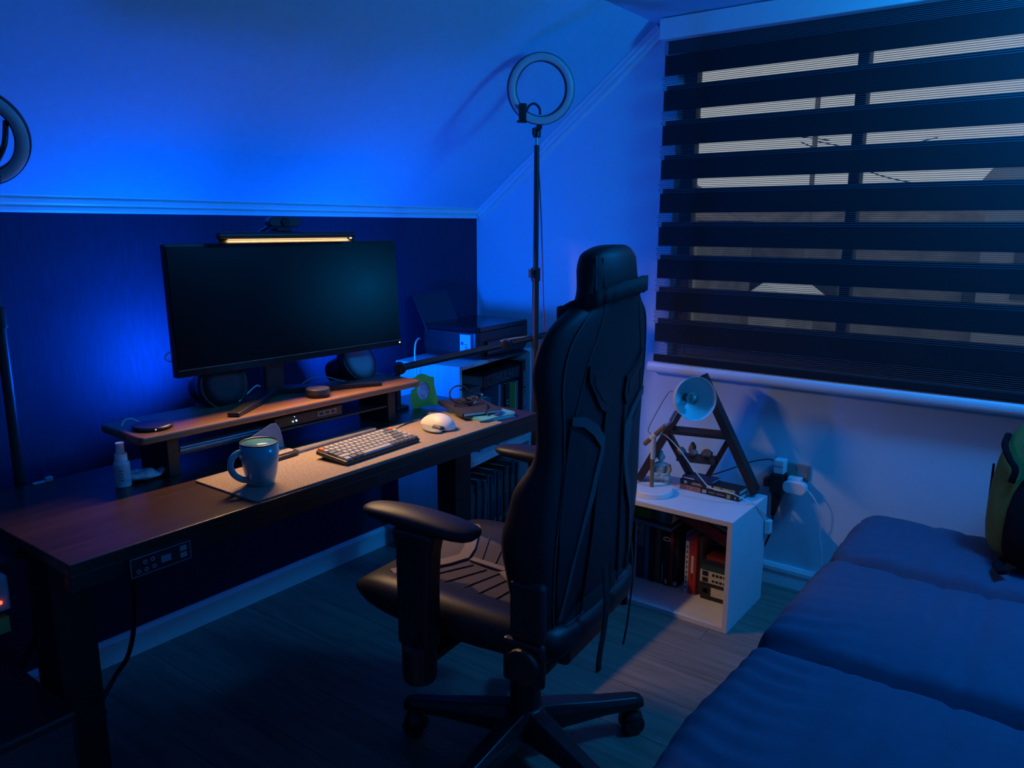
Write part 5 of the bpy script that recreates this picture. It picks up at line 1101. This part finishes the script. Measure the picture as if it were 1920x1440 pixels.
# ================================================================== BACKPACK
bp_ = thing('backpack', 'green and black backpack leaning on the wall at the right picture edge', 'backpack', (-0.33, -2.33, 0.438), rad(0))
secs = []
for z, hw_, hd_, cx2, cy2 in ((0.0, 0.10, 0.13, 0.03, 0.0), (0.03, 0.13, 0.155, 0.03, 0.0), (0.14, 0.135, 0.155, 0.05, 0.005), (0.26, 0.125, 0.150, 0.08, 0.0), (0.33, 0.11, 0.135, 0.105, -0.01), (0.39, 0.08, 0.10, 0.125, -0.02), (0.415, 0.03, 0.05, 0.13, -0.03)):
    secs.append([(cx2 + hw_ * math.copysign(abs(math.cos(a)) ** 0.55, math.cos(a)), cy2 + hd_ * math.copysign(abs(math.sin(a)) ** 0.55, math.sin(a)), z) for a in [2 * PI * i / 24 for i in range(24)]])
MB().loft(secs).build('pack_body', M_PACKG, bp_, smooth=True, sub=1)
secs = []
for z, hw_, hd_, cx2 in ((0.005, 0.05, 0.11, -0.10), (0.04, 0.065, 0.125, -0.11), (0.16, 0.065, 0.125, -0.085), (0.24, 0.05, 0.10, -0.05), (0.27, 0.02, 0.06, -0.02)):
    secs.append([(cx2 + hw_ * math.copysign(abs(math.cos(a)) ** 0.6, math.cos(a)), -0.02 + hd_ * math.copysign(abs(math.sin(a)) ** 0.6, math.sin(a)), z) for a in [2 * PI * i / 24 for i in range(24)]])
MB().loft(secs).build('front_pocket', M_PACKB, bp_, smooth=True, sub=1)
MB().tube(spline([(0.06, 0.128, 0.335), (0.0, 0.130, 0.315), (-0.035, 0.112, 0.285), (-0.050, 0.095, 0.262), (-0.060, 0.100, 0.225)]), 0.009, 8, flat=0.5).build('compression_strap', M_PACKB, bp_, smooth=True)
MB().tube(spline([(0.0, 0.06, 0.40), (-0.045, 0.02, 0.385), (-0.07, -0.05, 0.36)]), 0.012, 8, flat=0.5).build('top_strap', M_PACKB, bp_, smooth=True)
MB().box((-0.075, 0.06, 0.285), (0.02, 0.03, 0.018), rz=0.3).build('buckle', mat('teal_buckle', (0.12, 0.35, 0.30), 0.4), bp_, bevel=0.003)
MB().box((0.10, 0.158, 0.17), (0.01, 0.006, 0.12)).build('zip', M_PACKB, bp_)
MB().tube(spline([(-0.11, 0.09, 0.02), (-0.16, 0.10, 0.018), (-0.20, 0.085, 0.014)]), 0.014, 8, flat=0.5).build('loose_strap', M_PACKB, bp_, smooth=True)

# ================================================================== UNDER THE DESK, LEFT
sw = thing('subwoofer', 'black subwoofer box on the floor under the left end of the desk', 'subwoofer', (-2.42, -0.54, 0.0))
MB().bb((-0.18, -0.19, 0.01), (0.18, 0.19, 0.35)).build('cabinet', M_BLACKP, sw, bevel=0.008)
MB().bb((-0.165, -0.1945, 0.03), (0.165, -0.188, 0.33)).build('grille', M_SPKF, sw, bevel=0.003)
for x in (-0.14, 0.14):
    for y in (-0.15, 0.15): MB().cyl((x, y, 0), (x, y, 0.012), 0.015).build('foot', M_RUBBER, sw)
ps = thing('power_strip', 'pale power strip with red light mounted at the left desk end', 'power strip', (-2.325, -0.60, 0.615))
MB().bb((-0.03, -0.05, -0.03), (0.016, 0.06, 0.045)).build('strip_body', mat('pale_blue_plastic', (0.42, 0.48, 0.55), 0.4), ps, bevel=0.006)
MB().ball((-0.004, -0.0515, -0.008), 0.004, 8).build('red_light', M_LEDR, ps)
MB().bb((-0.02, -0.052, -0.075), (0.008, -0.03, -0.042)).build('green_tag', mat('lime_tag', (0.30, 0.38, 0.10), 0.6), ps)
MB().bb((0.0, -0.02, 0.045), (0.016, 0.03, 0.06)).bb((0.0, -0.02, 0.055), (0.075, 0.03, 0.06)).build('strip_bracket', M_BLACKM, ps)
tag(MB().tube(spline([(-1.98, -0.50, 0.64), (-1.93, -0.38, 0.35), (-1.90, -0.26, 0.16), (-1.93, -0.22, 0.08), (-2.0, -0.26, 0.03), (-2.06, -0.36, 0.012), (-2.10, -0.42, 0.008)]), 0.007, 8).build('desk_cable', M_CABB), 'black cable looping down to the floor behind the left desk leg', 'cable')
tag(MB().tube(spline([(-2.11, -0.46, 0.40), (-2.06, -0.30, 0.22), (-2.02, -0.24, 0.10), (-1.99, -0.27, 0.015)]), 0.009, 8).build('thick_cable', M_CABB), 'thick black cable beside the left desk leg', 'cable')

# ================================================================== NEST SMALL PIECES UNDER THEIR PARTS
def base_name(o): return o.name.rsplit('.', 1)[0] if o.name[-3:].isdigit() and '.' in o.name else o.name
NEST = {'gaming_chair': [('base_leg', 'caster_hood'), ('base_leg', 'caster_wheel'), ('seat', 'seat_panel'), ('seat', 'seat_stripe'), ('seat', 'stitch_line'), ('arm_post', 'arm_pad'), ('arm_post', 'arm_socket'), ('backrest', 'cutout'), ('backrest', 'cutout_frame'),
                         ('backrest', 'spine_piping'), ('backrest', 'side_panel'), ('backrest', 'side_stripe'), ('backrest', 'piping'), ('backrest', 'lower_cover'), ('tilt_mechanism', 'tilt_lever'), ('tilt_mechanism', 'tension_knob')],
        'standing_desk': [('control_panel', 'round_button'), ('control_panel', 'display'), ('control_panel', 'up_button'), ('control_panel', 'down_button'), ('control_panel', 'panel_border'), ('leg', 'foot')],
        'monitor': [('bezel_frame', 'screen'), ('bezel_frame', 'chin'), ('bezel_frame', 'chin_lip'), ('bezel_frame', 'power_led'), ('stand_column', 'stand_foot')],
        'webcam': [('camera_body', 'lens'), ('camera_body', 'status_light')], 'usb_hub': [('port_plate', 'port')],
        'printer': [('energy_sticker', 'sticker_emblem'), ('energy_sticker', 'sticker_bar')], 'boom_arm': [('joint', 'joint_knob')],
        'ring_light': [('pole_clamp', 'clamp_knob'), ('ball_head', 'tilt_knob'), ('phone_clamp', 'clamp_jaw')], 'desk_lamp': [('shade', 'bulb_socket'), ('shade', 'bulb'), ('lamp_cable', 'inline_switch')],
        'spray_bottle': [('bottle_label', 'label_print')], 'desktop_speaker': [('housing', 'driver_cloth'), ('rear_barrel', 'glow_disc')], 'coffee_mug': [('mug_body', 'rim'), ('mug_body', 'mug_interior')],
        'backpack': [('pack_body', 'zip'), ('compression_strap', 'buckle')], 'glasses_case': [('case_lid', 'lid_rim')], 'wall_socket': [('socket_plate', 'socket_rocker')], 'computer_mouse': [('mouse_shell', 'scroll_wheel'), ('mouse_shell', 'mode_button')],
        'book': [('cover', '*')], 'utility_pole': [('pole_shaft', 'crossarm')], 'coiled_cable': [('cable_tail', 'plug_tip')]}
kids = {}
for o in list(bpy.data.objects):
    if o.parent is not None: kids.setdefault(o.parent.name, []).append(o)
for o in list(bpy.data.objects):
    if o.parent is not None or base_name(o) not in NEST: continue
    ch = kids.get(o.name, [])
    for pn, cn in NEST[base_name(o)]:
        ps = [c for c in ch if base_name(c) == pn]
        cs2 = [c for c in ch if (base_name(c) == cn or (cn == '*' and base_name(c) not in ('cover', 'pages'))) and c.parent is o]
        if not ps or not cs2: continue
        per = max(1, len(cs2) // len(ps))
        for i, c in enumerate(cs2): c.parent = ps[min(i // per, len(ps) - 1)]
